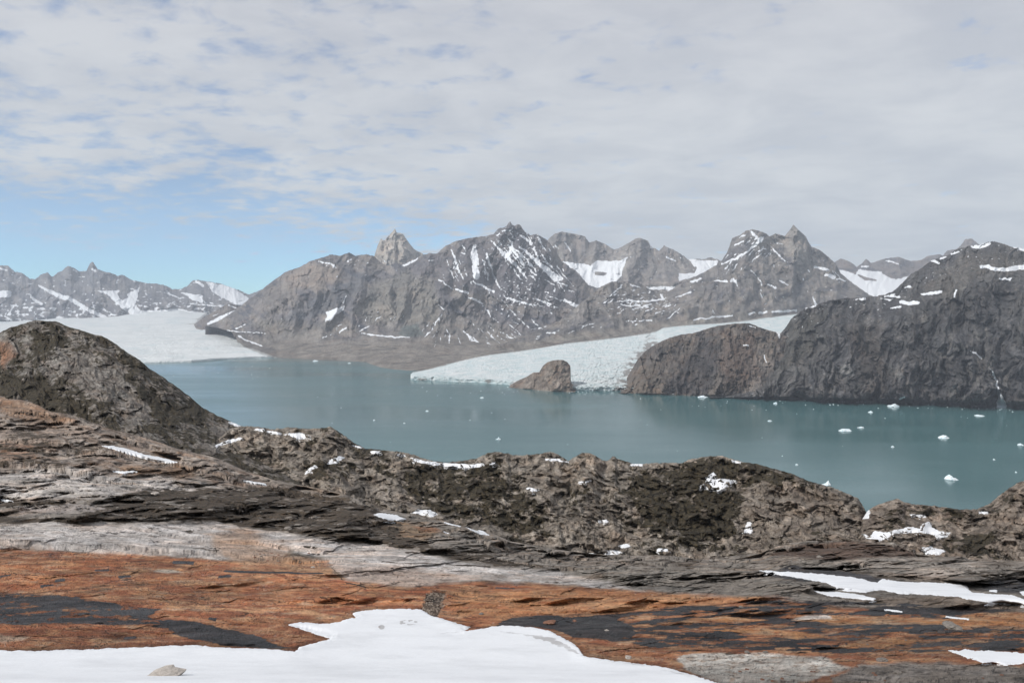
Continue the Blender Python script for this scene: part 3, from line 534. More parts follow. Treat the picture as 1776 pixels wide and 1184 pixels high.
rc = interp([(1180, 720), (1220, 700), (1300, 660), (1338, 600), (1350, 582), (1361, 570), (1370, 557), (1376, 549), (1397, 535), (1413, 530), (1440, 521), (1470, 517), (1490, 517), (1507, 515), (1534, 512), (1550, 504), (1560, 496), (1568, 488), (1580, 476), (1598, 465), (1608, 458), (1617, 451), (1641, 445), (1659, 433), (1680, 427), (1702, 425), (1715, 420), (1726, 419), (1750, 427), (1769, 431), (1776, 433), (1850, 420), (1950, 400), (2100, 430), (2300, 380)])
rb = interp([(1180, 687), (1276, 688), (1337, 690), (1428, 695), (1550, 698), (1641, 702), (1776, 706), (2300, 716)])
rm = lambda u: np.minimum(rc(u), rb(u))
s = Sheet(1230, 2300, 1.0, [(lambda u: rb(u) + 1, lambda u, v: Dw(rb(u)) - 25), (lambda u: rb(u) * .72 + rm(u) * .28, lambda u, v: Dw(rb(u)) + 60), (lambda u: np.where(rb(u)-rm(u)>30, rb(u) * .28 + rm(u) * .72, rb(u)*.3+rm(u)*.7), lambda u, v: Dw(rb(u)) + np.interp(u, [1300, 1550, 1700, 2300], [380, 330, 450, 450])), (rm, lambda u, v: Dw(rb(u)) + np.interp(u, [1230, 1300, 1440, 1550, 1700, 2300], [300, 600, 800, 1300, 1500, 1500]))], [70, 100, 90], jag=2.6, seed=9, jl=13)
for pts, w, a in [([(1395, 536), (1350, 600), (1310, 690)], 40, 22), ([(1600, 466), (1565, 540), (1560, 690)], 50, 24), ([(1480, 520), (1490, 600), (1480, 695)], 40, 20), ([(1720, 440), (1640, 520), (1650, 600), (1700, 700)], 60, 26), ([(1660, 440), (1640, 500), (1632, 560)], 16, -12), ([(1440, 522), (1435, 600), (1425, 692)], 26, 12), ([(1728, 560), (1740, 640), (1738, 705)], 26, -16), ([(1530, 514), (1528, 600), (1535, 698)], 24, 10), ([(1560, 520), (1590, 600), (1610, 700)], 18, -8), ([(1780, 520), (1790, 700)], 50, 22)]: s.spur(pts, w, a)
f = smooth(0, .04, s.T)
wq = s.U + fbm(s.U / 60, s.V / 60, 3, 343) * 26
s.relief(f * (34 * ridged(wq / 52, s.V / 110, 2, 340, .5) + 15 * ridged(wq / 19, s.V / 38, 3, 342, .55) + 4.5 * ridged(wq / 6 + 5, s.V / 9, 3, 344, .6) + 1.4 * fbm(s.U / 3, s.V / 3, 3, 346, .6)))
fh, ft = facet((wq + 5 * fbm(s.U / 9, s.V / 9, 3, 371)) / 30, (s.V + 6 * fbm(s.U / 12, s.V / 12, 3, 372) + .25 * s.U) / 62, 11); fh2, ft2 = facet((wq + 2 * fbm(s.U / 5, s.V / 5, 2, 373)) / 10, (s.V + .3 * s.U + 2 * fbm(s.U / 5, s.V / 5, 2, 374)) / 20, 12)
s.relief(f * (17 * fh + 7 * fh2)); s.tone = 1 + .22 * ft + .22 * ft2
col = tint(s, (0.074, 0.073, 0.076), (0.125, 0.12, 0.118), (0.040, 0.041, 0.046), 348, 22, 2.8, 0.12)
c2 = tint(s, (0.13, 0.125, 0.12), (0.175, 0.165, 0.155), (0.06, 0.06, 0.06), 352, 22, 0.6, -0.35)
col = mixcol(col, c2, smooth(-0.05, 0.25, fbm(s.U / 40, s.V / 60, 4, 355)) * .75)
stk = smooth(.35, .75, ridged((wq + 3 * fbm(s.U / 8, s.V / 20, 3, 381)) / 9, s.V / 60, 3, 383, .6)) * smooth(-.1, .25, fbm(s.U / 50, s.V / 60, 3, 385))
col = mixcol(col, np.array((0.19, 0.18, 0.165)), stk * .6)
stk = smooth(.4, .8, ridged((wq + 3 * fbm(s.U / 8, s.V / 20, 3, 391)) / 11 + 5, s.V / 70, 3, 393, .6)) * smooth(-.1, .25, fbm(s.U / 50 + 7, s.V / 60, 3, 395))
col = mixcol(col, np.array((0.022, 0.022, 0.026)), stk * .7)
col = daub(col, s, [(1470, 560), (1530, 560), (1540, 690), (1500, 694), (1480, 620)], (0.115, 0.098, 0.085), amt=.6)
col = daub(col, s, [(1600, 500), (1660, 450), (1740, 430), (1776, 470), (1700, 480), (1650, 520)], (0.125, 0.112, 0.095), amt=.55)
col = daub(col, s, [(1370, 560), (1440, 530), (1400, 620), (1340, 660)], (0.095, 0.09, 0.075), amt=.6)
lines = [[(1700, 463, 2), (1713, 462, 3), (1726, 468, 3), (1750, 467, 3), (1776, 463, 4), (1850, 455, 5)], [(1686, 428, 2), (1700, 428, 3.4), (1717, 422, 2)], [(1734, 483, 1.4), (1752, 484, 2)], [(1760, 428, 1.8), (1776, 434, 2)], [(1617, 453, 2), (1628, 456, 2.2)], [(1630, 448, 1.8), (1640, 446, 1)], [(1562, 523, 2), (1575, 526, 3.4), (1592, 525, 3)], [(1546, 535, 1.2), (1562, 532, 1.8)], [(1598, 510, 1.2), (1616, 508, 3), (1632, 506, 2)],
  [(1483, 519, 1), (1501, 518, 1.6)], [(1568, 498, 1.4), (1580, 497, 1.8)], [(1528, 518, 1), (1545, 520, 1)], [(1659, 503, 1), (1655, 515, 1.4)], [(1680, 606, .7), (1692, 613, 1.2), (1702, 621, 1)], [(1717, 640, 1), (1726, 652, 1.4), (1730, 672, 1.4), (1735, 690, 4), (1737, 705, 9)], [(1396, 534, 1.6), (1414, 530, 1.6)], [(1650, 441, 1.2), (1664, 436, 1.4)], [(1560, 692, 1), (1568, 688, 1)], [(1552, 510, 1.8), (1536, 514, 1)], [(1540, 512, 1), (1560, 516, 1.2)]]
spk = smooth(0.30, 0.5, fbm(s.U / 6, s.V / 3, 4, 357, .6) + 0.16 * smooth(60, 20, s.V - rc(s.U)) - 0.06) * 0.66
spk = np.maximum(spk, smooth(2.5, 0.0, rb(s.U) - s.V) * 0.42)
sn = snow_marks(s, lines, warp=1.1, speck=spk, wl=9)
finish(s, 'cliff', M_cliff, 'tall dark cliff face with pale seams dropping straight into the fjord', 'cliff', [(200, -60), (600, -500), (500, -600)], col, sn, kind=None)

# ================================================================== NEAR TERRAIN
E = interp([(-600, 700), (-200, 690), (0, 690), (60, 702), (110, 715), (180, 738), (240, 760), (300, 778), (370, 795), (420, 818), (480, 838), (560, 852), (600, 862), (650, 880), (700, 893), (760, 905), (800, 915), (850, 926), (885, 942), (920, 948), (960, 956), (1010, 962), (1050, 966), (1100, 964), (1150, 966), (1200, 970), (1260, 968), (1320, 962), (1350, 950), (1400, 941), (1450, 938), (1500, 936), (1550, 940), (1590, 956), (1640, 964), (1700, 972), (1776, 980), (2000, 990), (2400, 960)])
ED = interp([(-600, 360), (0, 330), (240, 250), (370, 240), (480, 215), (650, 180), (760, 165), (1010, 150), (1300, 150), (1776, 150), (2400, 150)])
M_moss = rock_mat('mossy_rock', 9, bump=1.2, contrast=0.8, seams=.9, warm=.35, strata=(1, 1, 1.5), rot=(0.3, 0.5, 0.2), snow=False, cracks=0.5, moss=(0.048, 0.041, 0.027))
M_ground = rock_mat('slab_rock', 6.0, bump=0.5, contrast=0.95, strata=(0.5, 1.1, 1.2), rot=(0, 0, 0.12), snow=False, wet=True, cracks=0.3, fine=1.5, seams=.6, moss=(0.060, 0.047, 0.034), rough=0.85, n2r=.76)

def near_relief(s, seed, amp=1.0, rot=0.6):
    f = smooth(0, .05, s.T) * (1 - 0.6 * smooth(0.97, 1, s.T))
    a = s.U * math.cos(rot) + s.V * math.sin(rot); b = -s.U * math.sin(rot) + s.V * math.cos(rot)
    wa = a + fbm(s.U / 40, s.V / 40, 3, seed) * 18; wb = b + fbm(s.U / 40, s.V / 40, 3, seed + 1) * 18
    s.relief(f * amp * (22 * fbm(wa / 60, wb / 40, 2, seed + 2) + 17 * ridged(wa / 40, wb / 19, 2, seed + 3, .5) + 3.5 * ridged(wa / 15, wb / 9, 3, seed + 5, .55) + 0.9 * fbm(s.U / 3.2, s.V / 3.2, 4, seed + 7, .65)))
    ja = 4 * fbm(s.U / 8, s.V / 8, 3, seed + 9); jb = 3 * fbm(s.U / 8, s.V / 8, 3, seed + 11)
    f1, t1 = facet((wa + ja) / 34, (wb + jb) / 17, seed % 40); f2, t2 = facet((wa + ja) / 13, (wb + jb) / 8, seed % 40 + 3)
    s.relief(f * amp * (10 * f1 + 5 * f2)); s.tone = 1.12 + .16 * t1 + .16 * t2; s.ft = t1 * .6 + t2 * .4

# --- left hill
ac = interp([(-600, 560), (-400, 590), (-200, 600), (-60, 590), (0, 577), (15, 569), (36, 563), (61, 555), (79, 557), (97, 557), (116, 566), (137, 572), (158, 579), (179, 583), (195, 593), (219, 610), (243, 625), (258, 639), (280, 652), (304, 669), (331, 689), (350, 706), (374, 719), (398, 730), (430, 745), (520, 800)])
s = Sheet(-600, 520, 1.0, [(lambda u: E(u) + 22, lambda u, v: ED(u) + 22), (lambda u: np.minimum(ac(u), E(u) + 15), curve([(-600, 520), (60, 480), (200, 445), (330, 420), (400, 400), (520, 370)]))], [230], jag=1.6, seed=10, jl=14)
s.spur([(61, 555), (120, 640), (200, 740)], 60, 26); s.spur([(230, 620), (300, 700), (350, 780)], 40, 16); s.spur([(20, 570), (30, 640), (60, 700)], 40, 14)
near_relief(s, 400, 1.0, 0.75)
a = s.U * math.cos(.8) + s.V * math.sin(.8); b = -s.U * math.sin(.8) + s.V * math.cos(.8)
moss = 0.56 + 0.5 * fbm(a / 60, b / 22, 5, 410, .6) + .10 * s.ft
def mossy(m, s, pts, amt, soft=10, seed=6):
    d = sd_poly(s.U + fbm(s.U / 22, s.V / 22, 4, seed) * 16, s.V + fbm(s.U / 22, s.V / 22, 4, seed + 4) * 14, pts)
    return m + amt * smooth(-soft, soft, d)
moss = mossy(moss, s, [(85, 640), (100, 605), (160, 610), (215, 640), (250, 700), (275, 735), (240, 735), (180, 690), (120, 665)], -0.34)
moss = mossy(moss, s, [(60, 590), (110, 580), (105, 600), (80, 615), (60, 600)], 0.35)
moss = mossy(moss, s, [(0, 585), (50, 575), (60, 600), (45, 615), (0, 612)], -0.34)
moss = mossy(moss, s, [(0, 640), (50, 660), (130, 700), (150, 725), (80, 700), (0, 680)], 0.25)
moss = mossy(moss, s, [(230, 650), (330, 715), (390, 760), (320, 770), (260, 710)], 0.2)
moss = mossy(moss, s, [(300, 735), (390, 735), (420, 760), (390, 790), (310, 770)], -0.2)
col = tint(s, (0.19, 0.168, 0.148), (0.26, 0.24, 0.215), (0.10, 0.082, 0.066), 414, 30, 0.4, 0.8)
col = daub(col, s, [(0, 590), (20, 600), (30, 622), (0, 630)], (0.25, 0.13, 0.075))
col = daub(col, s, [(0, 600), (14, 612), (8, 640), (0, 640)], (0.23, 0.12, 0.07))
moss = mossy(moss, s, [(0, 588), (22, 600), (30, 622), (0, 632)], -0.35, 4)
BACKS = [(60, -25), (250, -140), (700, -400)]
hillA = s; s.obj = finish(s, 'hill', M_moss, 'dark mossy hump of rock sloping down to the fjord beside the broad glacier', 'hill', BACKS, col, None, {'moss': moss})

# --- middle ridge
bcr = interp([(340, 790), (380, 760), (398, 745), (412, 740), (426, 739), (450, 741), (470, 744), (490, 743), (500, 740.5), (510, 742), (537, 744), (552, 743), (564, 742), (572, 740), (583, 745.6), (598, 756), (615, 769), (635, 777.7), (662, 781), (689, 783), (716, 788), (743, 798), (770, 802), (787, 801), (811, 798), (831, 793), (844.6, 786), (861, 784), (878, 786), (899, 789.5), (919, 788.5), (942, 786), (954, 783), (969, 788.5), (986, 799.7), (1003, 788.5), (1012, 785), (1020, 784.5), (1034, 791), (1044, 798), (1057, 798), (1062, 791), (1066, 790.5), (1071, 796), (1088, 801), (1100, 805), (1138, 803), (1184, 803), (1195, 797), (1229, 791), (1252, 791), (1283, 800), (1313, 804.7), (1347, 814), (1374, 822), (1404, 835), (1442, 844.6), (1465, 854), (1488, 864), (1500, 883), (1510, 905), (1530, 940), (1560, 975), (1600, 1000)])
bD = interp([(340, 300), (400, 350), (572, 345), (770, 325), (1000, 330), (1250, 340), (1500, 305), (1600, 290)])
bB = interp([(340, 275), (400, 290), (570, 265), (770, 250), (1000, 245), (1250, 250), (1500, 255), (1600, 260)])
s = Sheet(340, 1600, 0.9, [(lambda u: np.maximum(E(u) + 22, bcr(u) + 4), lambda u, v: bB(u)), (bcr, lambda u, v: bD(u))], [250], jag=2.2, seed=11, jl=16)
for pts, w, a in [([(572, 741), (560, 800), (600, 870)], 45, 18), ([(1020, 785), (1000, 850), (980, 950)], 50, 16), ([(1250, 791), (1170, 860), (1100, 950)], 70, 18), ([(1380, 822), (1330, 880), (1340, 960)], 90, 26), ([(870, 785), (920, 850), (1000, 940)], 40, 12), ([(1250, 860), (1240, 950)], 30, -14), ([(770, 802), (800, 900)], 60, -14), ([(1465, 855), (1470, 950)], 30, 10)]: s.spur(pts, w, a)
near_relief(s, 430, 1.05, 0.35)
# rounded hummocks
s.relief(6 * smooth(0, .05, s.T) * (1 - np.abs(fbm(s.U / 26, s.V / 20, 2, 440)) * 3))
moss = 0.38 + 0.55 * fbm(s.U / 46, s.V / 30, 5, 442, .62) + .12 * s.ft
for pts, a in [([(700, 810), (860, 800), (880, 840), (850, 880), (800, 910), (740, 880), (690, 840)], .26), ([(850, 850), (950, 870), (960, 930), (900, 930), (820, 900)], .2), ([(1120, 810), (1250, 800), (1300, 850), (1270, 930), (1180, 950), (1110, 900), (1090, 850)], .26), ([(1190, 870), (1270, 860), (1265, 930), (1200, 935)], .2),
               ([(1290, 850), (1440, 850), (1500, 900), (1490, 960), (1290, 970), (1270, 900)], -.2), ([(380, 760), (560, 745), (640, 790), (560, 800), (430, 800)], -.06), ([(560, 830), (700, 840), (760, 900), (640, 870)], -.15), ([(870, 790), (1060, 790), (1060, 850), (900, 840)], -.2), ([(960, 900), (1100, 920), (1100, 965), (950, 960)], -.2), ([(520, 790), (620, 800), (600, 840), (540, 830)], .2), ([(1230, 795), (1330, 806), (1400, 840), (1300, 845)], .22), ([(1400, 880), (1480, 900), (1500, 950), (1420, 940)], .14), ([(560, 742), (600, 760), (680, 800), (600, 790)], .12)]:
    moss = mossy(moss, s, pts, a, seed=int(pts[0][0]))
col = tint(s, (0.235, 0.20, 0.165), (0.33, 0.29, 0.245), (0.13, 0.108, 0.086), 446, 30, 0.8, 0.4)
col = daub(col, s, [(1270, 840), (1440, 850), (1490, 900), (1480, 960), (1300, 970), (1270, 900)], (0.20, 0.165, 0.135), amt=.5)
col = daub(col, s, [(550, 830), (700, 850), (860, 930), (1100, 965), (900, 960), (700, 880)], (0.215, 0.19, 0.165), amt=.5)
hillB = s; finish(s, 'hill', M_moss, 'rugged brown and moss-blotched rock ridge with snow patches above the near shore', 'hill', BACKS, col, None, {'moss': moss})

# --- right hummocks
c3 = interp([(1440, 960), (1480, 930), (1496, 900), (1505, 885), (1509, 882.7), (1522, 875), (1545, 867.5), (1557, 865), (1568, 871), (1591, 875), (1621, 877), (1663, 883.5), (1694, 882.7), (1717, 873), (1739, 854), (1762, 839), (1776, 833), (1830, 815), (1900, 800), (2000, 820), (2400, 760)])
s = Sheet(1440, 2400, 1.0, [(lambda u: E(u) + 22, curve([(1440, 235), (2400, 225)])), (c3, curve([(1440, 290), (1700, 285), (2000, 320), (2400, 340)]))], [200], jag=2.0, seed=12, jl=14)
for pts, w, a in [([(1557, 866), (1550, 920)], 34, 12), ([(1590, 915), (1600, 945)], 30, 12), ([(1776, 835), (1740, 900), (1700, 970)], 50, 20)]: s.spur(pts, w, a)
near_relief(s, 450, 1.0, 0.2)
moss = 0.38 + 0.6 * fbm(s.U / 40, s.V / 22, 5, 452, .62); moss = mossy(moss, s, [(1640, 940), (1720, 920), (1740, 970), (1650, 965)], .25); moss = mossy(moss, s, [(1690, 900), (1800, 880), (1900, 960), (1740, 970)], -.15)
col = tint(s, (0.225, 0.185, 0.15), (0.30, 0.25, 0.205), (0.12, 0.092, 0.072), 456, 30, 0.8, 0.2)
hillC = s; finish(s, 'hill', M_moss, 'low brown rock hummocks with snow hollows rising towards the frame edge', 'hill', BACKS, col, None, {'moss': moss})

# --- foreground slope
SNOWFIELD = [(-600, 1118), (-200, 1130), (0, 1127), (60, 1128), (100, 1126), (150, 1126), (190, 1123), (240, 1122), (290, 1119), (340, 1118), (380, 1122), (420, 1123), (470, 1125), (512, 1128), (520, 1121), (545, 1114), (572, 1107), (556, 1102), (535, 1095), (515, 1088), (498, 1083), (520, 1078), (570, 1081), (592, 1077), (600, 1074), (616, 1070), (612, 1063), (628, 1058), (650, 1056), (700, 1055), (735, 1056), (748, 1066), (770, 1074), (792, 1080), (817, 1087), (806, 1094), (845, 1088), (862, 1084), (885, 1084), (930, 1088), (955, 1094), (978, 1106), (1000, 1118), (1009, 1130), (1012, 1137), (1040, 1142), (1110, 1150), (1160, 1158), (1210, 1172), (1260, 1188), (1400, 1240), (1900, 1640), (-600, 1640)]
s = Sheet(-600, 2400, 1.7, [(interp([(-600, 1650), (2400, 1650)]), const(2.3)), (interp([(-600, 1184), (2400, 1184)]), const(9)), (interp([(-600, 1040), (2400, 1040)]), const(24)), (E, lambda u, v: ED(u))], [50, 190, 330], sm=60)
g0 = np.abs(np.gradient(np.log(s.D), axis=0) / (np.gradient(s.V, axis=0) - 1e-6)); lg = np.log(s.D)
kk_ = 45; c_ = np.cumsum(np.pad(g0, ((kk_ + 1, kk_), (0, 0)), 'edge'), 0); g0 = (c_[2 * kk_ + 1:] - c_[:-(2 * kk_ + 1)]) / (2 * kk_ + 1)
c_ = np.cumsum(np.pad(lg, ((kk_ + 1, kk_), (0, 0)), 'edge'), 0); lb = (c_[2 * kk_ + 1:] - c_[:-(2 * kk_ + 1)]) / (2 * kk_ + 1); wl_ = smooth(0, .12, s.T) * smooth(1, .86, s.T); lg = lg * (1 - wl_) + lb * wl_
rgh = 0.22 + 0.78 * smooth(22, 42, s.D); rgh = rgh * (1 - .75 * smooth(1.0, 0.985, np.minimum(s.V / (E(s.U) + 30), 1)) * 0); rgh = rgh * smooth(3, 8, s.D)
pz = [(-600, 914), (0, 906), (236, 904), (372, 900), (490, 922), (584, 938), (720, 954), (855, 982), (1024, 999), (1100, 1018), (1250, 1034), (1776, 1034), (2400, 1040), (2400, 1700), (-600, 1700)]
rgh = rgh * (0.34 - 0.25 * smooth(-8, 8, sd_poly(s.U, s.V, pz))) * (1 + .5 * smooth(40, -10, np.abs(s.V - (865 + .12 * s.U))) * smooth(800, 600, s.U))
flat = np.zeros_like(s.U)
for pp in [SNOWFIELD, [(1313, 989), (1423, 995), (1480, 1001), (1614, 1010), (1675, 1016), (1755, 1031), (1900, 1050), (1900, 1062), (1747, 1047), (1614, 1031), (1454, 1023), (1397, 1004)], [(1412, 1025), (1481, 1029), (1521, 1037), (1515, 1041), (1435, 1033)], [(175, 772), (219, 777), (311, 802), (261, 798), (198, 780)], [(648, 892), (659, 889), (705, 900), (682, 903)], [(807, 914), (818, 911), (850, 928), (834, 927)], [(1644, 1127), (1860, 1140), (1860, 1150), (1743, 1154)]]:
    flat = np.maximum(flat, smooth(-7, 1, sd_poly(s.U, s.V, pp)))
rgh = rgh * (1 - .85 * flat)
und = (0.46 - .12 * smooth(-8, 8, sd_poly(s.U, s.V, pz))) * smooth(3, 9, s.D) * (1 - .7 * flat)
for lu, lv, kk, sd_ in [(420, 60, .30, 581), (190, 34, .34, 583), (80, 15, .30, 585)]:
    lg = lg - g0 * lv * kk * und * 2 * fbm((s.U + 2.5 * s.V) / lu, (s.V + .05 * s.U) / lv, 2, sd_) * smooth(0, .02, 1 - s.T)
for lu, lv, kk, sd_ in [(120, 18, .55, 21), (46, 9, .5, 24), (17, 4.5, .4, 27)]:
    fh, ft = facet((s.U + 1.5 * s.V + 20 * fbm(s.U / 60, s.V / 20, 3, sd_ + 600)) / lu, (s.V + .05 * s.U + 6 * fbm(s.U / 60, s.V / 20, 3, sd_ + 604)) / lv, sd_)
    lg = lg - g0 * lv * kk * np.maximum(rgh, .11 * smooth(4, 10, s.D)) * (1 - flat) * 1.05 * fh * smooth(0, .02, 1 - s.T)
    s.tone = getattr(s, 'tone', 1) * (1 + .09 * ft * (1 - flat))
tilt = s.V + 0.06 * s.U + 8 * fbm(s.U / 160, s.V / 60, 2, 560)
for lu, lv, kk, sd_ in [(150, 26, .50, 561), (70, 13, .55, 563), (30, 7, .5, 566), (13, 4.0, .42, 569), (6, 2.4, .3, 572)]:
    n_ = ridged((s.U + 14 * fbm(s.U / 50, s.V / 20, 2, sd_ + 40)) / lu, (tilt + 3 * fbm(s.U / 40, s.V / 14, 2, sd_ + 44)) / lv, 2, sd_)
    lg = lg - g0 * lv * kk * rgh * n_ * smooth(0, .02, 1 - s.T)
s.D = np.exp(lg)
X = (s.U - CX) / F * s.D; Y = s.D.copy()
dr = np.abs(np.gradient(s.D, axis=0)) + 1e-6
z = np.zeros_like(X)
near = smooth(22, 50, Y)            # the rust slabs nearby are smooth, the ledges beyond are rough
lam = 26.0; k = 0
while lam > 0.12:
    w = smooth(2.2, 5.0, lam / dr) 
    if w.max() > 0.01:
        a = (0.034 + 0.060 * near) * lam * (smooth(4, 45, Y) if lam > 3 else 0.8)
        n = fbm(X / lam * 0.55, (Y + 0.2 * X) / lam * 1.15, 1, 500 + k) if k % 2 else ridged(X / lam * 0.5, (Y + 0.15 * X) / lam * 1.2, 1, 500 + k)
        z += w * a * n
    lam /= 1.9; k += 1
# slab ledges dipping away
def ledge(x, y, n, seed):
    t = (fbm(x * 0.4, y, 3, seed) * 1.0) * n; fr = t - np.floor(t)
    return (np.floor(t) + smooth(0.72, 1.0, fr)) / n
z += smooth(30, 70, Y) * 6.0 * ledge((X + Y * .3) / 40, Y / 26, 7, 540) * smooth(1.5, 4, 16 / dr)
z += (0.14 + 1.1 * smooth(15, 45, Y)) * ledge(X / 9, Y / 5, 5, 544) * smooth(1.0, 3.0, 4.0 / dr)
z += 0.05 * ledge(X / 2.2, Y / 1.3, 4, 548) * smooth(40, 20, Y)
z *= smooth(2, 7, Y)
# hand-placed swells: (points, halfwidth px, height px)
def swell(pts, w, h):
    d = -sd_line(s.U, s.V, [(a, b, 0) for a, b in pts]); return h * s.D / F * smooth(w, 0, d)
for pts, w, h in [([(0, 855), (80, 862), (150, 872)], 16, 7), ([(150, 884), (200, 880)], 12, 6), ([(1480, 952), (1540, 950)], 26, 6), ([(1440, 972), (1560, 966), (1700, 980)], 13, 6), ([(1590, 992), (1640, 990)], 9, 6), ([(1180, 1150), (1300, 1150), (1430, 1156)], 22, 7), ([(0, 925), (200, 918), (400, 920)], 20, 5),
                  ([(560, 955), (760, 970)], 16, 5), ([(1380, 1072), (1460, 1072), (1600, 1078)], 9, 5), ([(840, 1040), (1000, 1040), (1150, 1040)], 18, 4), ([(754, 1040), (746, 1056)], 13, -7), ([(1100, 1000), (1250, 1005)], 20, 6), ([(320, 845), (420, 850), (520, 858)], 16, 4), ([(1590, 1102), (1700, 1098)], 8, -5), ([(0, 1052), (200, 1066), (380, 1092), (500, 1120)], 14, -3), ([(870, 1085), (1000, 1085), (1060, 1100)], 20, -4)]:
    z += swell(pts, w, h)
kz = (4.5 * s.D / F); z = np.tanh(z / kz) * kz
s1d = smooth(-4, 14, sd_poly(s.U, s.V - z / s.D * F, SNOWFIELD)); z = z * (1 - 0.85 * s1d) - 0.03 * s1d
s.zoff = z
s.Vp = s.V - z / s.D * F
# colours of the rock itself
U, V = s.U, s.Vp
W1 = fbm(U / 60, V / 14, 4, 600, .6) ; W2 = fbm(U / 60 + 9, V / 14, 4, 604, .6)
def region(pts, soft=5, wu=26, wv=9, seed=0):
    d = sd_poly(U + W1 * wu, V + W2 * wv, pts); return smooth(-soft, soft, d)
fine = fbm(U / 9, V / 2.5, 4, 610, .65)
col = tint(s, (0.235, 0.205, 0.175), (0.30, 0.265, 0.23), (0.13, 0.11, 0.09), 612, 90, 0.16, 0.05)
# left slope, warmer
r = region([(-600, 670), (0, 680), (240, 750), (420, 810), (520, 850), (300, 850), (0, 815), (-600, 810)])
col = mixcol(col, tint(s, (0.27, 0.215, 0.175), (0.36, 0.31, 0.265), (0.17, 0.115, 0.08), 616, 60, 0.25, 0.35), r)
for pts, c, a in [([(0, 690), (60, 700), (130, 725), (90, 740), (0, 715)], (0.26, 0.155, 0.09), .7), ([(200, 805), (330, 812), (340, 825), (210, 828)], (0.28, 0.165, 0.09), .7), ([(0, 765), (60, 770), (60, 795), (0, 800)], (0.23, 0.12, 0.065), .6), ([(90, 780), (135, 778), (140, 800), (95, 806)], (0.28, 0.25, 0.22), .7), ([(380, 760), (420, 800), (560, 850), (480, 845), (380, 800)], (0.26, 0.22, 0.18), .5)]:
    col = mixcol(col, np.array(c), region(pts, 6) * a)
# pale grey slabs on the left
r = region([(-600, 812), (0, 818), (120, 812), (300, 828), (400, 846), (250, 850), (140, 866), (60, 868), (-20, 860), (-600, 862)], 4)
col = mixcol(col, tint(s, (0.46, 0.42, 0.38), (0.56, 0.515, 0.48), (0.26, 0.23, 0.20), 620, 90, 0.10, 0.03), r * .95); pslab = r
r = region([(30, 880), (120, 872), (200, 875), (250, 884), (210, 892), (140, 888), (40, 892)], 3); col = mixcol(col, np.array((0.33, 0.29, 0.265)), r * .85)
# pale band
pale = region([(-600, 920), (0, 912), (84, 906), (236, 910), (321, 908), (372, 904), (422, 916), (490, 925), (584, 940), (669, 946), (720, 957), (804, 976), (855, 984), (956, 988), (1024, 1001), (1100, 1020), (1150, 1032), (1007, 1015), (939, 1012), (838, 1006), (770, 1008), (703, 1016), (649, 1010), (601, 1005), (567, 968), (500, 950), (490, 969), (355, 969), (287, 962), (186, 962), (135, 955), (0, 950), (-600, 960)], 3, 16, 6)
palec = tint(s, (0.56, 0.51, 0.47), (0.63, 0.59, 0.56), (0.42, 0.36, 0.32), 624, 70, 0.14, 0.08)
col = mixcol(col, palec, pale)
# rust
rust = region([(-600, 955), (0, 951), (135, 957), (287, 964), (355, 972), (430, 972), (500, 978), (567, 972), (585, 1000), (612, 1008), (650, 1013), (703, 1018), (770, 1010), (838, 1008), (939, 1013), (1007, 1016), (1100, 1024), (1250, 1034), (1340, 1034), (1440, 1050), (1776, 1075), (2400, 1080), (2400, 1200), (1500, 1200), (1200, 1190), (-600, 1200)], 4, 20, 6)
rc1 = tint(s, (0.40, 0.165, 0.075), (0.52, 0.29, 0.155), (0.25, 0.092, 0.048), 628, 80, 0.13, 0.05)
rc1 = mixcol(rc1, np.array((0.50, 0.36, 0.25)), smooth(0.05, 0.40, fbm(U / 50, V / 7, 5, 632, .68)) * .65)
rc1 = mixcol(rc1, np.array((0.27, 0.085, 0.04)), smooth(0.0, 0.35, fbm(U / 70, V / 12, 4, 636, .6) + .25 * smooth(60, 0, np.abs(V - 1085) + 0 * U) * smooth(560, 300, U)) * .65)
col = mixcol(col, rc1, rust)
# orange tint creeping into the pale rock
r = region([(360, 925), (430, 915), (480, 950), (560, 975), (600, 1000), (500, 985), (400, 975)], 8); col = mixcol(col, np.array((0.42, 0.25, 0.14)), r * .6)
r = region([(560, 975), (700, 985), (840, 1000), (700, 1016), (610, 1005)], 5); col = mixcol(col, np.array((0.48, 0.33, 0.24)), r * .55)
r = region([(265, 990), (275, 986), (300, 987), (318, 992), (290, 994)], 2, 4, 2); col = mixcol(col, np.array((0.5, 0.44, 0.36)), r * .9)
r = region([(-300, 1096), (0, 1097), (50, 1104), (40, 1112), (-300, 1114)], 4); col = mixcol(col, np.array((0.44, 0.36, 0.28)), r * .8)
# white and tan slabs at the lower right
r = region([(1176, 1138), (1252, 1132), (1328, 1135), (1423, 1141), (1470, 1158), (1423, 1170), (1374, 1186), (1264, 1190), (1200, 1168)], 3, 12, 6); col = mixcol(col, tint(s, (0.50, 0.44, 0.37), (0.58, 0.53, 0.47), (0.33, 0.24, 0.18), 640, 40, 0.3), r)
r = region([(1374, 1072), (1431, 1065), (1500, 1070), (1640, 1075), (1760, 1065), (1900, 1072), (1900, 1090), (1720, 1088), (1580, 1082), (1450, 1082)], 3, 14, 5); col = mixcol(col, tint(s, (0.36, 0.25, 0.165), (0.42, 0.32, 0.24), (0.27, 0.13, 0.07), 644, 50, 0.15), r)
r = region([(1500, 1148), (1640, 1150), (1776, 1156), (2200, 1160), (2200, 1190), (1450, 1192), (1440, 1176)], 4); col = mixcol(col, tint(s, (0.30, 0.255, 0.215), (0.42, 0.37, 0.33), (0.12, 0.10, 0.085), 646, 60, 0.2), r)
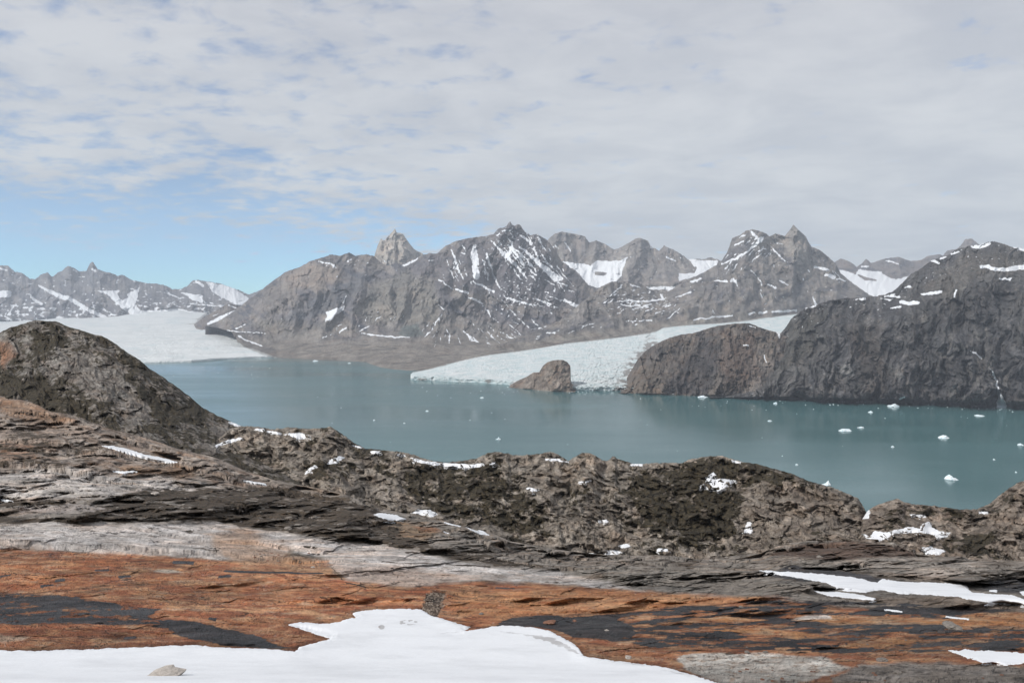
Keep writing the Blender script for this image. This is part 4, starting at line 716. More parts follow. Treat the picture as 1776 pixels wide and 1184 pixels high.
# right-hand grey slabs
r = region([(1440, 972), (1500, 966), (1540, 970), (1600, 966), (1700, 976), (1730, 986), (1680, 992), (1560, 984), (1440, 986)], 3, 12, 5); col = mixcol(col, np.array((0.27, 0.235, 0.20)), r * .85)
r = region([(1570, 990), (1640, 984), (1672, 994), (1600, 1001)], 2, 8, 3); col = mixcol(col, np.array((0.37, 0.315, 0.265)), r * .9)
r = region([(1330, 962), (1400, 942), (1480, 938), (1570, 948), (1590, 966), (1440, 970)], 3, 10, 4); col = mixcol(col, np.array((0.095, 0.058, 0.04)), r * .9)
r = region([(840, 1000), (1000, 985), (1200, 985), (1350, 1005), (1420, 1028), (1300, 1032), (1100, 1016), (960, 990)], 5); col = mixcol(col, tint(s, (0.22, 0.195, 0.165), (0.29, 0.26, 0.225), (0.10, 0.088, 0.07), 650, 26, 0.3), r * .8)
r = region([(640, 906), (700, 902), (760, 918), (740, 940), (690, 930)], 5, 10); col = mixcol(col, np.array((0.23, 0.15, 0.085)), r * .7)
r = region([(715, 912), (752, 912), (765, 920), (730, 922)], 3, 6, 3); col = mixcol(col, np.array((0.26, 0.12, 0.06)), r * .8)
# moss and lichen-black bands, plus painted shade under the right-hand ledge
moss = 0.26 + 0.55 * fbm(U / 60, V / 8, 5, 660, .65)
for pts, a in [([(-600, 892), (0, 893), (84, 899), (150, 892), (176, 866), (236, 850), (294, 838), (405, 840), (524, 850), (600, 866), (680, 890), (700, 925), (760, 950), (820, 972), (760, 962), (660, 944), (600, 938), (486, 920), (405, 909), (321, 905), (203, 905), (0, 908), (-600, 912)], .40),
               ([(-600, 740), (0, 740), (70, 745), (160, 780), (180, 815), (60, 812), (0, 820), (-600, 820)], .22), ([(190, 770), (260, 790), (330, 800), (300, 812), (220, 800)], .15), ([(720, 955), (840, 955), (900, 980), (960, 985), (860, 982)], .35), ([(-600, 864), (0, 864), (120, 868), (140, 874), (0, 876), (-600, 876)], .35), ([(1550, 1060), (1600, 1082), (1720, 1088), (1776, 1086), (2400, 1090), (2400, 1112), (1776, 1104), (1700, 1106), (1580, 1096)], .32),  # last band: shadow in the gap below the ledge, painted with the moss colour
               ([(1376, 1186), (1430, 1166), (1480, 1160), (1600, 1160), (1560, 1174), (1600, 1184)], .36), ([(1380, 988), (1500, 990), (1560, 1000), (1530, 1005), (1420, 996)], .3), ([(1680, 990), (1900, 985), (1900, 1002), (1720, 1000)], .3), ([(1000, 966), (1200, 972), (1320, 975), (1300, 985), (1000, 975)], .2), ([(1440, 1120), (1600, 1135), (1700, 1160), (1560, 1150)], .22)]:
    moss = moss + a * region(pts, 4, 22, 7)
r = region([(1176, 1138), (1252, 1132), (1328, 1135), (1423, 1141), (1470, 1158), (1423, 1170), (1374, 1186), (1264, 1190), (1200, 1168)], 3, 12, 6); moss = np.maximum(moss, r * (.34 + .9 * fbm(U / 22, V / 9, 4, 690, .65)))
moss = moss - 0.35 * pslab
moss = moss - 0.8 * pale - 0.55 * rust * smooth(1500, 1350, U) - 0.3 * rust
moss = np.maximum(moss, 0.46 * pale * smooth(0.30, 0.42, ridged(U / 26, V / 7, 3, 664, .6) * .5 + .5 * fbm(U / 70, V / 20, 2, 666)) * smooth(0.0, 0.2, fbm(U / 80, V / 20, 2, 668)))
# wet dark seeps
wet = 0.08 + 0 * U
st = fbm((U + 3 * V) / 75, V / 8, 5, 670, .62)
for pts, base, var in [([(-600, 1020), (0, 1026), (101, 1031), (180, 1042), (216, 1050), (280, 1053), (263, 1070), (321, 1075), (388, 1087), (426, 1097), (473, 1116), (516, 1124), (470, 1124), (382, 1119), (331, 1107), (287, 1091), (236, 1085), (0, 1082), (-600, 1080)], .62, .7),
                  ([(270, 1074), (321, 1075), (388, 1087), (426, 1097), (473, 1116), (516, 1124), (382, 1119), (331, 1107)], .9, .1),
                  ([(845, 1084), (888, 1071), (939, 1066), (1007, 1069), (1060, 1064), (1085, 1080), (1110, 1095), (1090, 1108), (1000, 1105), (980, 1096), (930, 1086), (880, 1084)], .95, .1),
                  ([(1020, 1068), (1100, 1058), (1233, 1045), (1313, 1038), (1366, 1034), (1400, 1040), (1520, 1045), (1660, 1050), (1776, 1058), (2400, 1070), (2400, 1150), (1776, 1132), (1640, 1128), (1500, 1134), (1300, 1130), (1150, 1126), (1060, 1112)], .52, 1.5),
                  ([(1310, 990), (1380, 980), (1480, 990), (1530, 1004), (1520, 1012), (1430, 998), (1400, 1008), (1330, 998)], .7, .4), ([(1690, 1010), (1776, 1000), (2400, 1010), (2400, 1030), (1776, 1028), (1700, 1024)], .7, .4), ([(1530, 1050), (1640, 1052), (1760, 1060), (1640, 1068), (1540, 1062)], .8, .2)]:
    r = region(pts, 3.5, 22, 6)
    wet = np.maximum(wet, r * np.clip(base + var * st, 0, 1))
for pts in [[(300, 975, 2), (333, 976, 2)], [(380, 1000, 1.6), (400, 998, 2.2)], [(392, 990, 1.5), (440, 992, 1.5), (560, 994, .8)], [(97, 1006, 2), (110, 1005, 2)], [(70, 1017, 1.4), (90, 1014, 1)], [(165, 989, 1), (190, 988, 1)], [(208, 1000, 1.5), (225, 998, 1.5)], [(216, 1106, 2.5), (234, 1105, 2)], [(796, 1040, 1.6), (815, 1039, 1.6)], [(850, 1034, 1), (935, 1036, 1.4)], [(860, 1019, 1.2), (890, 1020, 1)], [(365, 1072, 1.8), (374, 1073, 1.8)], [(0, 1000, 1.5), (16, 996, 1)]]:
    wet = np.maximum(wet, smooth(-2, 1.5, sd_line(U + W1 * 6, V + W2 * 3, pts)))
gul = sd_poly(U + fbm(U / 8, V / 8, 3, 680) * 10, V, [(733, 1050), (738, 1036), (745, 1027), (758, 1024), (774, 1025), (772, 1034), (766, 1042), (768, 1054), (755, 1068), (740, 1064), (730, 1056)])
g = smooth(-1.5, 1.5, gul); col = mixcol(col, np.array((0.085, 0.06, 0.045)), g); s.zoff = s.zoff - g * 0.04; wet = wet * (1 - g)
for pts in [[(565, 968, .8), (592, 1003, 1.2), (600, 1010, 1.5), (640, 1020, 1)], [(660, 974, .8), (730, 976, 1.2), (850, 982, .9)]]:
    moss = np.maximum(moss, smooth(-1.2, 0.8, sd_line(U + W1 * 8, V + W2 * 4, pts)) * .6)
dry = region([(1374, 1074), (1400, 1066), (1440, 1066), (1500, 1071), (1640, 1074), (1700, 1062), (1760, 1060), (1900, 1070), (1900, 1084), (1720, 1086), (1580, 1081), (1450, 1080)], 2.5, 16, 4)
dry = np.maximum(dry, region([(1450, 1122), (1490, 1108), (1560, 1104), (1600, 1112), (1540, 1122)], 2.5, 20, 4)); dry = np.maximum(dry, region([(1240, 1092), (1330, 1088), (1440, 1104), (1380, 1108)], 2.5, 20, 4)); dry = np.maximum(dry, region([(1190, 1072), (1260, 1069), (1330, 1075), (1260, 1078)], 2, 16, 3))
col = mixcol(col, tint(s, (0.46, 0.215, 0.085), (0.47, 0.31, 0.19), (0.36, 0.14, 0.06), 860, 70, .15), dry)
w1_ = region([(1374, 1074), (1400, 1066), (1436, 1065), (1440, 1072)], 2, 8, 2); col = mixcol(col, np.array((.66, .62, .58)), w1_ * .8)
org = region([(800, 1024), (1000, 1020), (1120, 1026), (1250, 1036), (1325, 1038), (1240, 1046), (1160, 1050), (1080, 1062), (1000, 1066), (930, 1064), (860, 1072), (790, 1064), (780, 1040)], 5, 22, 5)
col = mixcol(col, tint(s, (0.45, 0.20, 0.085), (0.52, 0.29, 0.15), (0.36, 0.135, 0.06), 862, 90, .12), org * .85)
slb = region([(1176, 1140), (1200, 1133), (1252, 1131), (1328, 1133), (1423, 1139), (1475, 1158), (1423, 1172), (1374, 1190), (1264, 1192), (1200, 1168)], 3, 12, 6)
col = mixcol(col, tint(s, (0.56, 0.50, 0.44), (0.66, 0.62, 0.56), (0.40, 0.30, 0.23), 864, 40, 0.3), slb)
lens = region([(1568, 992), (1600, 985), (1640, 983), (1674, 993), (1640, 1000), (1590, 1001)], 2, 8, 3); col = mixcol(col, np.array((0.46, 0.39, 0.33)), lens)
slg = region([(1440, 974), (1500, 967), (1600, 966), (1680, 974), (1730, 984), (1690, 991), (1600, 984), (1460, 986)], 3, 14, 4); col = mixcol(col, tint(s, (0.33, 0.29, 0.25), (0.40, 0.36, 0.32), (0.2, .17, .14), 866, 60, .2), slg * .9)
tn = region([(1130, 1006), (1240, 1002), (1350, 1012), (1412, 1026), (1330, 1030), (1220, 1024)], 4, 18, 5); col = mixcol(col, np.array((0.31, 0.265, 0.22)), tn * .7)
keepdry = np.clip(np.maximum.reduce([dry, slb, lens, slg, org * .9, tn * .6]), 0, 1); wet = wet * (1 - keepdry); moss = moss * (1 - .7 * np.maximum.reduce([dry, lens, slg * .7, org]))
moss = np.where(slb > .3, moss * .62, moss)
FL = V + 5 * W1 + .04 * U
det = 1 + .30 * fbm(U / 44, FL / 9, 3, 801, .7) + .30 * fbm(U / 15, FL / 4.5, 3, 804, .7) + .30 * fbm(U / 6, V / 3, 3, 807, .7)
for lu, lv, wd, am, sd_ in [(110, 15, .018, .75, 811), (45, 8, .03, .55, 815), (22, 12, .022, .5, 819)]:
    q_ = np.abs(fbm((U + 6 * fine) / lu, (FL + 1.5 * fine) / lv, 3, sd_, .5)); det = det * (1 - am * smooth(wd, wd * .25, q_) * smooth(-.1, .2, fbm(U / 90, V / 24, 2, sd_ + 2)))
ch = smooth(.30, .42, fbm(U / 4.5, V / 2.6, 3, 823, .6)) * smooth(-.05, .25, fbm(U / 60, V / 14, 3, 826)); det = det * (1 - .55 * ch)
lt = smooth(.26, .42, fbm(U / 6, V / 2.4, 3, 829, .6)); col = mixcol(col, col * .4 + np.array((.5, .46, .41)) * .6, lt * .55 * smooth(-.1, .2, fbm(U / 70, V / 16, 3, 831)))
col = col * np.clip(det, .2, 1.6)[..., None] * 1.08
wet = np.clip(wet + (.34 * fbm(U / 16, V / 5, 4, 835, .7)) * smooth(.15, .4, wet) * smooth(1.3, .8, wet), 0, 1)
moss = moss + .22 * fbm(U / 12, V / 5, 4, 839, .7)
col = col * (1 - .42 * smooth(.12, .45, wet))[..., None]
sfd = sd_poly(U + W1 * 8, V + W2 * 4, SNOWFIELD); col = col * (1 - .35 * smooth(-9, -1, sfd))[..., None]
ground = s
o = finish(s, 'ground', M_ground, 'rust-stained and pale bare rock slope with dark wet seeps', 'rock slope', [(15, -10), (40, -26), (60, -20), (200, -60), (400, -160), (500, -160)], col, None, {'moss': moss, 'wet': wet, 'det': np.clip(det, .2, 1.8)})

# ================================================================== SNOW PATCHES
ms, nt, b = newmat('snow')
c0 = nt.coord(); n1 = nt.noise(c0, 0.8, 8, 0.6); n2 = nt.noise(nt.coord(scale=(1, 2.2, 1)), 5.0, 6, 0.6)
c = nt.mix(nt.ramp(n1, 0.42, 0.72), (0.83, 0.84, 0.855), (0.74, 0.75, 0.765))
dirty = nt.ramp(nt.math('ADD', nt.attr('dirt'), nt.math('MULTIPLY', nt.math('SUBTRACT', n1, .5), .9)), .42, .7)
c = nt.mix(nt.math('MULTIPLY', dirty, .75), c, (0.36, 0.34, 0.33))
nt.l.new(c, b.inputs['Base Color']); b.inputs['Roughness'].default_value = 0.6; b.inputs['Specular IOR Level'].default_value = 0.2
nt.l.new(nt.bump(nt.math('ADD', nt.math('MULTIPLY', n1, 1.0), nt.math('MULTIPLY', n2, .18)), 0.7, 0.06), b.inputs['Normal'])
M_snow = ms

def blur(a, k):
    if k < 1: return a
    for ax in (0, 1):
        p = [(0, 0)] * a.ndim; p[ax] = (k + 1, k)
        c = np.cumsum(np.pad(a, p, 'edge'), ax)
        n = a.shape[ax]
        hi = np.take(c, np.arange(2 * k + 1, 2 * k + 1 + n), ax); lo = np.take(c, np.arange(0, n), ax)
        a = (hi - lo) / (2 * k + 1)
    return a
def biggest(k, d):
    if k.size > 150000: return k
    lab = np.zeros(k.shape, np.int32); best = (0, 0); n = 0
    for a, b in zip(*np.where(k & (d > 0))):
        if lab[a, b]: continue
        n += 1; st = [(a, b)]; lab[a, b] = n; c = 0
        while st:
            i, j = st.pop(); c += 1
            for i2, j2 in ((i + 1, j), (i - 1, j), (i, j + 1), (i, j - 1)):
                if 0 <= i2 < k.shape[0] and 0 <= j2 < k.shape[1] and k[i2, j2] and not lab[i2, j2]: lab[i2, j2] = n; st.append((i2, j2))
        if c > best[0]: best = (c, n)
    return lab == best[1] if n else k
def snow_patch(s, pts, label, th=2.5, up=None, soft=6, rag=1.0, line=False, dirt=None, bl=3, group='snow patches lying on the rock'):
    pts2 = np.array(pts); SV = getattr(s, 'Vp', s.V)
    u0, u1 = pts2[:, 0].min() - 10, pts2[:, 0].max() + 10; v0, v1 = pts2[:, 1].min() - 10, pts2[:, 1].max() + 10
    inb = (s.U >= u0) & (s.U <= u1) & (SV >= v0) & (SV <= v1)
    ri = np.where(inb.any(1))[0]; ci = np.where(inb.any(0))[0]
    if len(ri) < 3 or len(ci) < 3: print('patch outside', label); return
    r0, r1, k0, k1 = ri[0], ri[-1] + 1, ci[0], ci[-1] + 1
    if not hasattr(s, 'front'):
        s.front = s.co([])
    pad_ = 4; ra, rb_ = max(r0 - pad_, 0), min(r1 + pad_, s.U.shape[0]); ka, kb_ = max(k0 - pad_, 0), min(k1 + pad_, s.U.shape[1])
    c = s.front[ra:rb_, ka:kb_]; uu = s.U[ra:rb_, ka:kb_]; vv = SV[ra:rb_, ka:kb_]
    cb = blur(c, bl)
    if up is None: up = max(1, int(round(4.0 - (u1 - u0) / 160)))
    def ups(a):
        n0 = (a.shape[0] - 1) * up + 1; n1_ = (a.shape[1] - 1) * up + 1
        x = np.linspace(0, a.shape[0] - 1, n0); i = np.minimum(x.astype(int), a.shape[0] - 2); f = (x - i)
        f = f.reshape((-1,) + (1,) * (a.ndim - 1)); a = a[i] * (1 - f) + a[i + 1] * f
        x = np.linspace(0, a.shape[1] - 1, n1_); i = np.minimum(x.astype(int), a.shape[1] - 2); f = (x - i)
        f = f.reshape((1, -1) + (1,) * (a.ndim - 2)); return a[:, i] * (1 - f) + a[:, i + 1] * f
    C = ups(c); uu = ups(uu); vv = ups(vv); CB = ups(cb)
    wu = fbm(uu / 16, vv / 7, 4, 700, .6) * 7 * rag + fbm(uu / 4, vv / 2, 3, 706) * 3.4 * rag; wv = fbm(uu / 16, vv / 7, 4, 703, .6) * 3.6 * rag + fbm(uu / 4, vv / 2, 3, 709) * 1.4 * rag
    d = sd_line(uu + wu, vv + wv, pts) if line else sd_poly(uu + wu, vv + wv, pts)
    px = C[..., 1] / F
    prof = np.where(d > 0, 1 - np.exp(-d / (soft * 0.35)), d * 0.7)
    sm = smooth(0, soft, d)
    C = C * (1 - sm[..., None]) + CB * sm[..., None]; C[..., 2] += prof * th * px
    keep = d > -2.2
    keep = biggest(keep, d)
    if keep.sum() < 8: print('small patch', label); return
    dd = np.zeros_like(d) if dirt is None else dirt(uu, vv, d)
    o = grid_mesh('snow_patch', C, M_snow, {'dirt': dd}, None, keep=keep)
    return tag(o, label, 'snow patch', group)

def bigdirt(u, v, d):
    a = 0.75 * smooth(14, 3, np.hypot((u - 708) * .5, (v - 1084) * 1.5)) * smooth(-.2, .3, fbm(u / 9, v / 4, 3, 720)) * 1.2
    a = np.maximum(a, 0.75 * smooth(8, 2, np.hypot((u - 662) * .8, v - 1092)))
    l = sd_line(u + fbm(u / 14, v / 6, 3, 722) * 8, v + fbm(u / 14, v / 6, 3, 725) * 4, [(860, 1097, 0), (900, 1104, 1), (950, 1112, 3), (985, 1128, 4), (1003, 1136, 2)])
    a = np.maximum(a, .62 * smooth(-4, 1, l)); l = sd_line(u, v + fbm(u / 14, v / 6, 3, 725) * 3, [(752, 1102, .5), (790, 1101, 1), (815, 1092, .5)])
    a = np.maximum(a, .6 * smooth(-2, 1, l)); l = sd_line(u, v + fbm(u / 14, v / 6, 3, 725) * 3, [(1010, 1143, 1), (1110, 1156, 2), (1250, 1186, 2)])
    a = np.maximum(a, .42 * smooth(16, 1, d) * smooth(-.1, .35, fbm(u / 22, v / 8, 4, 731, .65)))
    a = np.maximum(a, .30 * smooth(.1, .5, fbm(u / 120, v / 22, 4, 733, .6)))
    return np.maximum(a, .5 * smooth(-3, 1, l))
snow_patch(ground, SNOWFIELD,
           'large white snowfield with a scalloped melting edge covering the near rust rock', th=5, soft=16, rag=0.7, dirt=bigdirt, up=1, bl=8)
snow_patch(ground, [(1313, 989), (1366, 991), (1423, 995), (1480, 1001), (1522, 1010), (1530, 1004), (1557, 1008), (1614, 1010), (1652, 1012), (1675, 1016), (1686, 1027), (1717, 1030), (1755, 1031), (1776, 1039), (1850, 1045), (1900, 1062), (1776, 1050), (1747, 1047), (1709, 1044), (1663, 1035), (1614, 1031), (1557, 1029), (1530, 1023), (1500, 1027), (1454, 1023), (1439, 1012), (1397, 1004), (1366, 999), (1328, 992)], 'long tapering white snow strip below the grey slabs', th=3, soft=5, rag=.7)
snow_patch(ground, [(1412, 1025), (1443, 1025), (1481, 1029), (1521, 1037), (1515, 1041), (1473, 1037), (1435, 1033)], 'thin snow sliver just under the long tapering snow strip', th=2, rag=.6)
snow_patch(ground, [(1644, 1127), (1679, 1126), (1728, 1128), (1776, 1132), (1860, 1140), (1860, 1150), (1776, 1149), (1743, 1154), (1709, 1149), (1670, 1138)], 'greyish thin snow patch beside the wet rust rock near the corner', th=2, rag=1, dirt=lambda u, v, d: 0.32 + 0 * u)
B_, A_, C_, G_ = hillB, hillA, hillC, ground
for host, pts, lab, ln in [
  (B_, [(1214, 846), (1225, 834), (1227, 826), (1239, 818), (1242, 823), (1233, 830), (1252, 830), (1276, 833), (1264, 843), (1246, 852), (1229, 849)], 'blocky white snow patch with a horn on the dark round hump', 0),
  (C_, [(1496, 925), (1509, 931), (1517, 920), (1538, 923), (1557, 917), (1583, 913), (1596, 917), (1599, 909), (1611, 904), (1621, 917), (1629, 921), (1649, 923), (1644, 930), (1629, 934), (1614, 925), (1587, 923), (1549, 925), (1536, 934), (1526, 939), (1503, 935)], 'branching snow patch in the hollow between two brown hummocks', 0),
  (C_, [(1599, 949), (1614, 947), (1639, 954), (1630, 962), (1606, 961)], 'oval snow patch under the branching snow of the hummocks', 0),
  (C_, [(1484, 894), (1496, 889), (1508, 884), (1509, 898), (1496, 901)], 'small snow wedge in the notch where the ridge meets the hummocks', 0),
  (B_, [(1298, 908, 4), (1298, 913, 5)], 'small upper dot of snow on the knobbly right end of the ridge', 1),
  (B_, [(1294, 920, 3.6), (1302, 921, 4)], 'small lower dot of snow on the knobbly right end of the ridge', 1),
  (B_, [(1142, 953, 2.4), (1158, 954, 2)], 'narrow snow fleck at the ridge foot below the dark round hump', 1),
  (C_, [(1582, 893, 1.5), (1604, 895, 1.5)], 'thin snow line below the first hummock crest', 1),
  (C_, [(1700, 888, 1.8), (1713, 889, 2)], 'short snow line below the rising right skyline', 1),
  (B_, [(492, 753), (507, 750), (521, 750), (535, 755), (538, 760), (520, 761), (506, 757)], 'bright snow patch just below the left crest of the ridge', 0),
  (B_, [(443, 745, 1.8), (456, 746, 2)], 'tiny snow streak at the left start of the ridge crest', 1),
  (B_, [(464, 748, 1.6), (474, 750, 2.6), (487, 752, 2)], 'short snow streak between the tiny streak and the bright crest patch', 1),
  (B_, [(566, 803), (578, 794), (591, 789), (595, 794), (584, 802), (571, 805)], 'tilted oval snow patch above a curved snow tail', 0),
  (B_, [(531, 820, 2), (537, 815, 2.8), (547, 809, 2)], 'curved snow tail below the tilted oval patch', 1),
  (B_, [(709, 793), (720, 794), (736, 799), (770, 803), (797, 804), (821, 805), (838, 802), (835, 809), (804, 812), (780, 810), (750, 806), (720, 800)], 'long curved snow cornice along the sagging middle of the ridge crest', 0),
  (B_, [(848, 806), (858, 801), (862, 807)], 'small snow triangle at the end of the long snow cornice', 0),
  (B_, [(644, 784, 2), (658, 784, 2)], 'small snow fleck on the crest right of the tallest left knob', 1),
  (B_, [(690, 789, 2.2), (701, 790, 2.4)], 'small snow fleck just before the long snow cornice', 1),
  (B_, [(612, 772, 1.4), (626, 776, 1.6)], 'thin snow fleck on the shoulder below the tallest left knob', 1),
  (B_, [(946, 796, 1.2), (964, 797, 1.8), (984, 801, 1.2)], 'thin snow line under the middle knob of the ridge crest', 1),
  (B_, [(914, 847, 1.6), (923, 849, 3), (931, 850, 2)], 'small snow spot in the middle of the mossy ridge face', 1),
  (B_, [(1006, 835, 1), (1015, 836, 1.6), (1023, 833, 1.3)], 'faint snow fleck below the central crest notch', 1),
  (B_, [(1093, 806, 1.5), (1112, 806, 2)], 'thin snow line on the crest before the dark round hump', 1),
  (B_, [(1270, 799, 1.2), (1283, 802, 1.6)], 'thin snow line on top of the dark round hump', 1),
  (B_, [(1040, 904, 2.2), (1052, 904, 2.4)], 'small snow dot low on the middle of the ridge face', 1),
  (B_, [(1039, 955), (1067, 953), (1082, 957), (1067, 963), (1051, 962)], 'flat snow patch at the foot of the ridge, larger one of the pair', 0),
  (B_, [(1071, 946), (1090, 942), (1094, 948), (1078, 951)], 'small snow patch just above the flat patch at the ridge foot', 0),
  (B_, [(1016, 961, 1), (1032, 961, 1.6)], 'snow sliver beside the flat patch at the ridge foot', 1),
  (G_, [(648, 892), (659, 889), (686, 893), (705, 900), (682, 903), (665, 899)], 'leaf-shaped snow patch on the rim of the dark slabs', 0),
  (B_, [(713, 889), (726, 884), (746, 884), (760, 892), (750, 896), (730, 893)], 'rounded snow patch above the end of the dark slabs', 0),
  (G_, [(772, 905, 1.5), (785, 908, 2.6), (799, 911, 2)], 'slim snow strip left of the lens-shaped patch on the rim', 1),
  (G_, [(807, 914), (818, 911), (838, 920), (850, 928), (834, 927)], 'lens-shaped snow patch sloping down along the rock rim', 0),
  (G_, [(770, 921, 1), (777, 924, 1.8)], 'tiny snow fleck on the slope below the slim rim strip', 1),
  (G_, [(175, 772), (195, 773), (219, 777), (252, 788), (289, 795), (311, 802), (292, 803), (261, 798), (231, 790), (198, 780)], 'long white snow streak on the warm brown slope below the dark hill', 0),
  (G_, [(195, 817, 1.2), (215, 819, 2.2), (237, 818, 1.6)], 'thin snow dash below the long streak on the warm brown slope', 1),
  (G_, [(424, 834, 1.6), (440, 838, 3), (460, 841, 2.6)], 'white snow dash at the upper edge of the dark slabs', 1),
  (B_, [(365, 780, 1.4), (377, 773, 2.6), (392, 767, 3), (417, 760, 1.6)], 'slanting snow streak in the gap between dark hill and ridge', 1),
  (A_, [(398, 732, 1.6), (411, 737, 2.4), (420, 740, 2)], 'snow streak where the dark hill runs into the ridge crest', 1),
  (G_, [(1534, 1057, 1.4), (1564, 1060, 1.4)], 'hairline snow strip on wet dark rock, upper one', 1),
  (G_, [(1640, 1069, 1.2), (1680, 1073, 1.4)], 'hairline snow strip on wet dark rock, lower one', 1),
  (G_, [(1716, 1024, 1.6), (1728, 1025, 2.4)], 'small snow dot in the dark wet rock right of the long strip', 1),
  (G_, [(1768, 1026), (1778, 1024), (1800, 1030), (1790, 1036), (1772, 1031)], 'snow bit at the picture edge above the long strip', 0),
  (G_, [(-4, 865, 1.4), (14, 868, 1.6), (22, 869, 1)], 'thin snow crust under the pale slab at the far left', 1)]:
    snow_patch(host, pts, lab, th=1.3 if host is not ground else 1.8, rag=0.75 if host is not ground else .5, line=bool(ln), soft=4, bl=9 if host is ground else (6 if not ln else 3))

# ================================================================== WATER
m, nt, b = newmat('fjord_water')
c0 = nt.coord(); n1 = nt.noise(nt.coord(scale=(0.35, 1, 1)), 0.0022, 5, 0.55)
nt.l.new(nt.mix(nt.ramp(n1, .35, .65), (0.052, 0.132, 0.138), (0.072, 0.162, 0.168)), b.inputs['Base Color'])
rp = nt.noise(nt.coord(scale=(0.3, 1, 1), rot=(0, 0, .15)), 0.0016, 6, 0.6)
nt.l.new(nt.ramp(rp, .38, .66, 0.10, 0.26), b.inputs['Roughness'])
b.inputs['IOR'].default_value = 1.33
nt.l.new(nt.bump(nt.noise(c0, 0.12, 4, 0.6), 1.0, 0.25), b.inputs['Normal'])
me = bpy.data.meshes.new('water'); ww = 10500
me.from_pydata([(-ww, -1500, WZ), (ww, -1500, WZ), (ww, 19000, WZ), (-ww, 19000, WZ)], [], [(0, 1, 2, 3)]); me.materials.append(m)
o = bpy.data.objects.new('water', me); COL.objects.link(o); tag(o, 'calm teal fjord dotted with drifting ice', 'fjord water', kind='structure')

# ================================================================== ICE ON THE WATER
mi, nt, b = newmat('berg_ice')
n = nt.noise(nt.coord(), 0.25, 6, .6)
nt.l.new(nt.mix(nt.ramp(n, .35, .6), (0.62, 0.78, 0.83), (0.84, 0.87, 0.88)), b.inputs['Base Color']); b.inputs['Roughness'].default_value = .5
nt.l.new(nt.bump(n, .8, 1.0), b.inputs['Normal'])
import bmesh
from mathutils import noise as mnoise
def berg(u, v, w, h, label, group=None, peak=0.5, seed=0, flat=0.3, sub=4):
    D = Dw(v); W = w * D / F * .8; H = h * D / F * .62
    bm = bmesh.new(); bmesh.ops.create_icosphere(bm, subdivisions=sub, radius=1)
    for p in bm.verts:
        x, y, z = p.co; q = Vector((x * 1.6 + seed * 3.1, y * 1.6, z * 1.6 + seed))
        r = 1 + 0.38 * mnoise.noise(q) + 0.16 * mnoise.noise(q * 2.7) + 0.07 * mnoise.noise(q * 6)
        z = max(z, -0.35)
        hh = flat + (1 - flat) * math.exp(-((x - (peak * 2 - 1)) / 0.38) ** 2) * (0.8 + .5 * mnoise.noise(q * 1.7))
        p.co = Vector((x * r * W / 2, y * r * W * 0.36, (z * hh * r * H if z > 0 else z * H * .5)))
    me = bpy.data.meshes.new('iceberg'); bm.to_mesh(me); bm.free(); me.materials.append(mi)
    o = bpy.data.objects.new('iceberg', me); COL.objects.link(o)
    o.location = ((u - CX) / F * D, D, WZ)
    return tag(o, label, 'iceberg', group)
BG = 'icebergs drifting on the fjord'
for k, (u, v, w, h, pk, fl, lab) in enumerate([
  (1649, 831, 27, 12, .42, .35, 'white humped iceberg floating in open water above the right hummocks'),
  (1433, 841, 19, 14, .75, .3, 'pointed white iceberg peeking over the shoulder of the mossy ridge'),
  (1466, 747, 27, 6, .3, .85, 'long flat white ice floe, larger of a close pair off the cliff'),
  (1493, 742, 12, 4, .5, .8, 'short flat ice floe right beside the long flat one'),
  (1637, 759, 22, 8, .6, .6, 'low white iceberg with two bumps in front of the cliff'),
  (1549, 705, 22, 8, .6, .7, 'smooth domed white iceberg tight under the dark cliff'),
  (1219, 689, 21, 6, .5, .6, 'white iceberg with a small hump under the brown hill'),
  (1168, 684, 19, 4.5, .4, .6, 'thin white floe under the brown hill, nearer the glacier'),
  (1345, 700, 9, 4, .5, .7, 'small ice chunk near the left foot of the cliff'),
  (1510, 715, 11, 4, .5, .6, 'small floe below the domed iceberg under the cliff'),
  (1698, 721, 21, 3, .4, .8, 'flat sliver of ice below the pale scree fan of the cliff'),
  (1335, 730, 10, 3, .5, .7, 'tiny flat floe alone in open water left of the long floe'),
  (1548, 775, 7, 4, .5, .7, 'tiny ice lump between the long floe and the two-bump iceberg'),
  (1770, 772, 13, 5, .5, .7, 'small iceberg cut by the picture edge right of the two-bump one'),
  (864, 762, 11, 5.5, .6, .5, 'small white iceberg alone in mid fjord above the sagging crest'),
  (836, 690, 9, 3.6, .5, .6, 'tiny iceberg in front of the blue glacier tongue'),
  (741, 713, 7, 3, .5, .6, 'tiny ice lump left of the blue glacier tongue'),
  (1382, 806, 6, 4, .5, .6, 'tiny ice lump in the water above the ridge shoulder'),
  (547, 626.4, 11, 3.6, .5, .6, 'white ice block stranded along the far gravel shore'),
  (606, 630, 7, 2.6, .5, .6, 'small ice block off the far gravel shore'),
  (1724, 797, 5, 3, .5, .6, 'tiny ice lump between the two-bump and the humped iceberg'),
  (1762, 819, 4, 3.4, .5, .6, 'tiny ice lump right of the humped iceberg'),
  (649, 729, 5, 3, .5, .6, 'tiny ice lump in the water above the left ridge'),
  (701, 734, 5, 2.6, .5, .6, 'tiny ice lump in mid fjord left of the lone small iceberg')]):
    berg(u, v, w, h, lab, BG, pk, k + 1, fl)
bits = []
src = [berg(1100 + 3 * k, 760 + k, 1, 1, 'x', None, .5, 40 + k, .6, 2) for k in range(4)]
spots = []
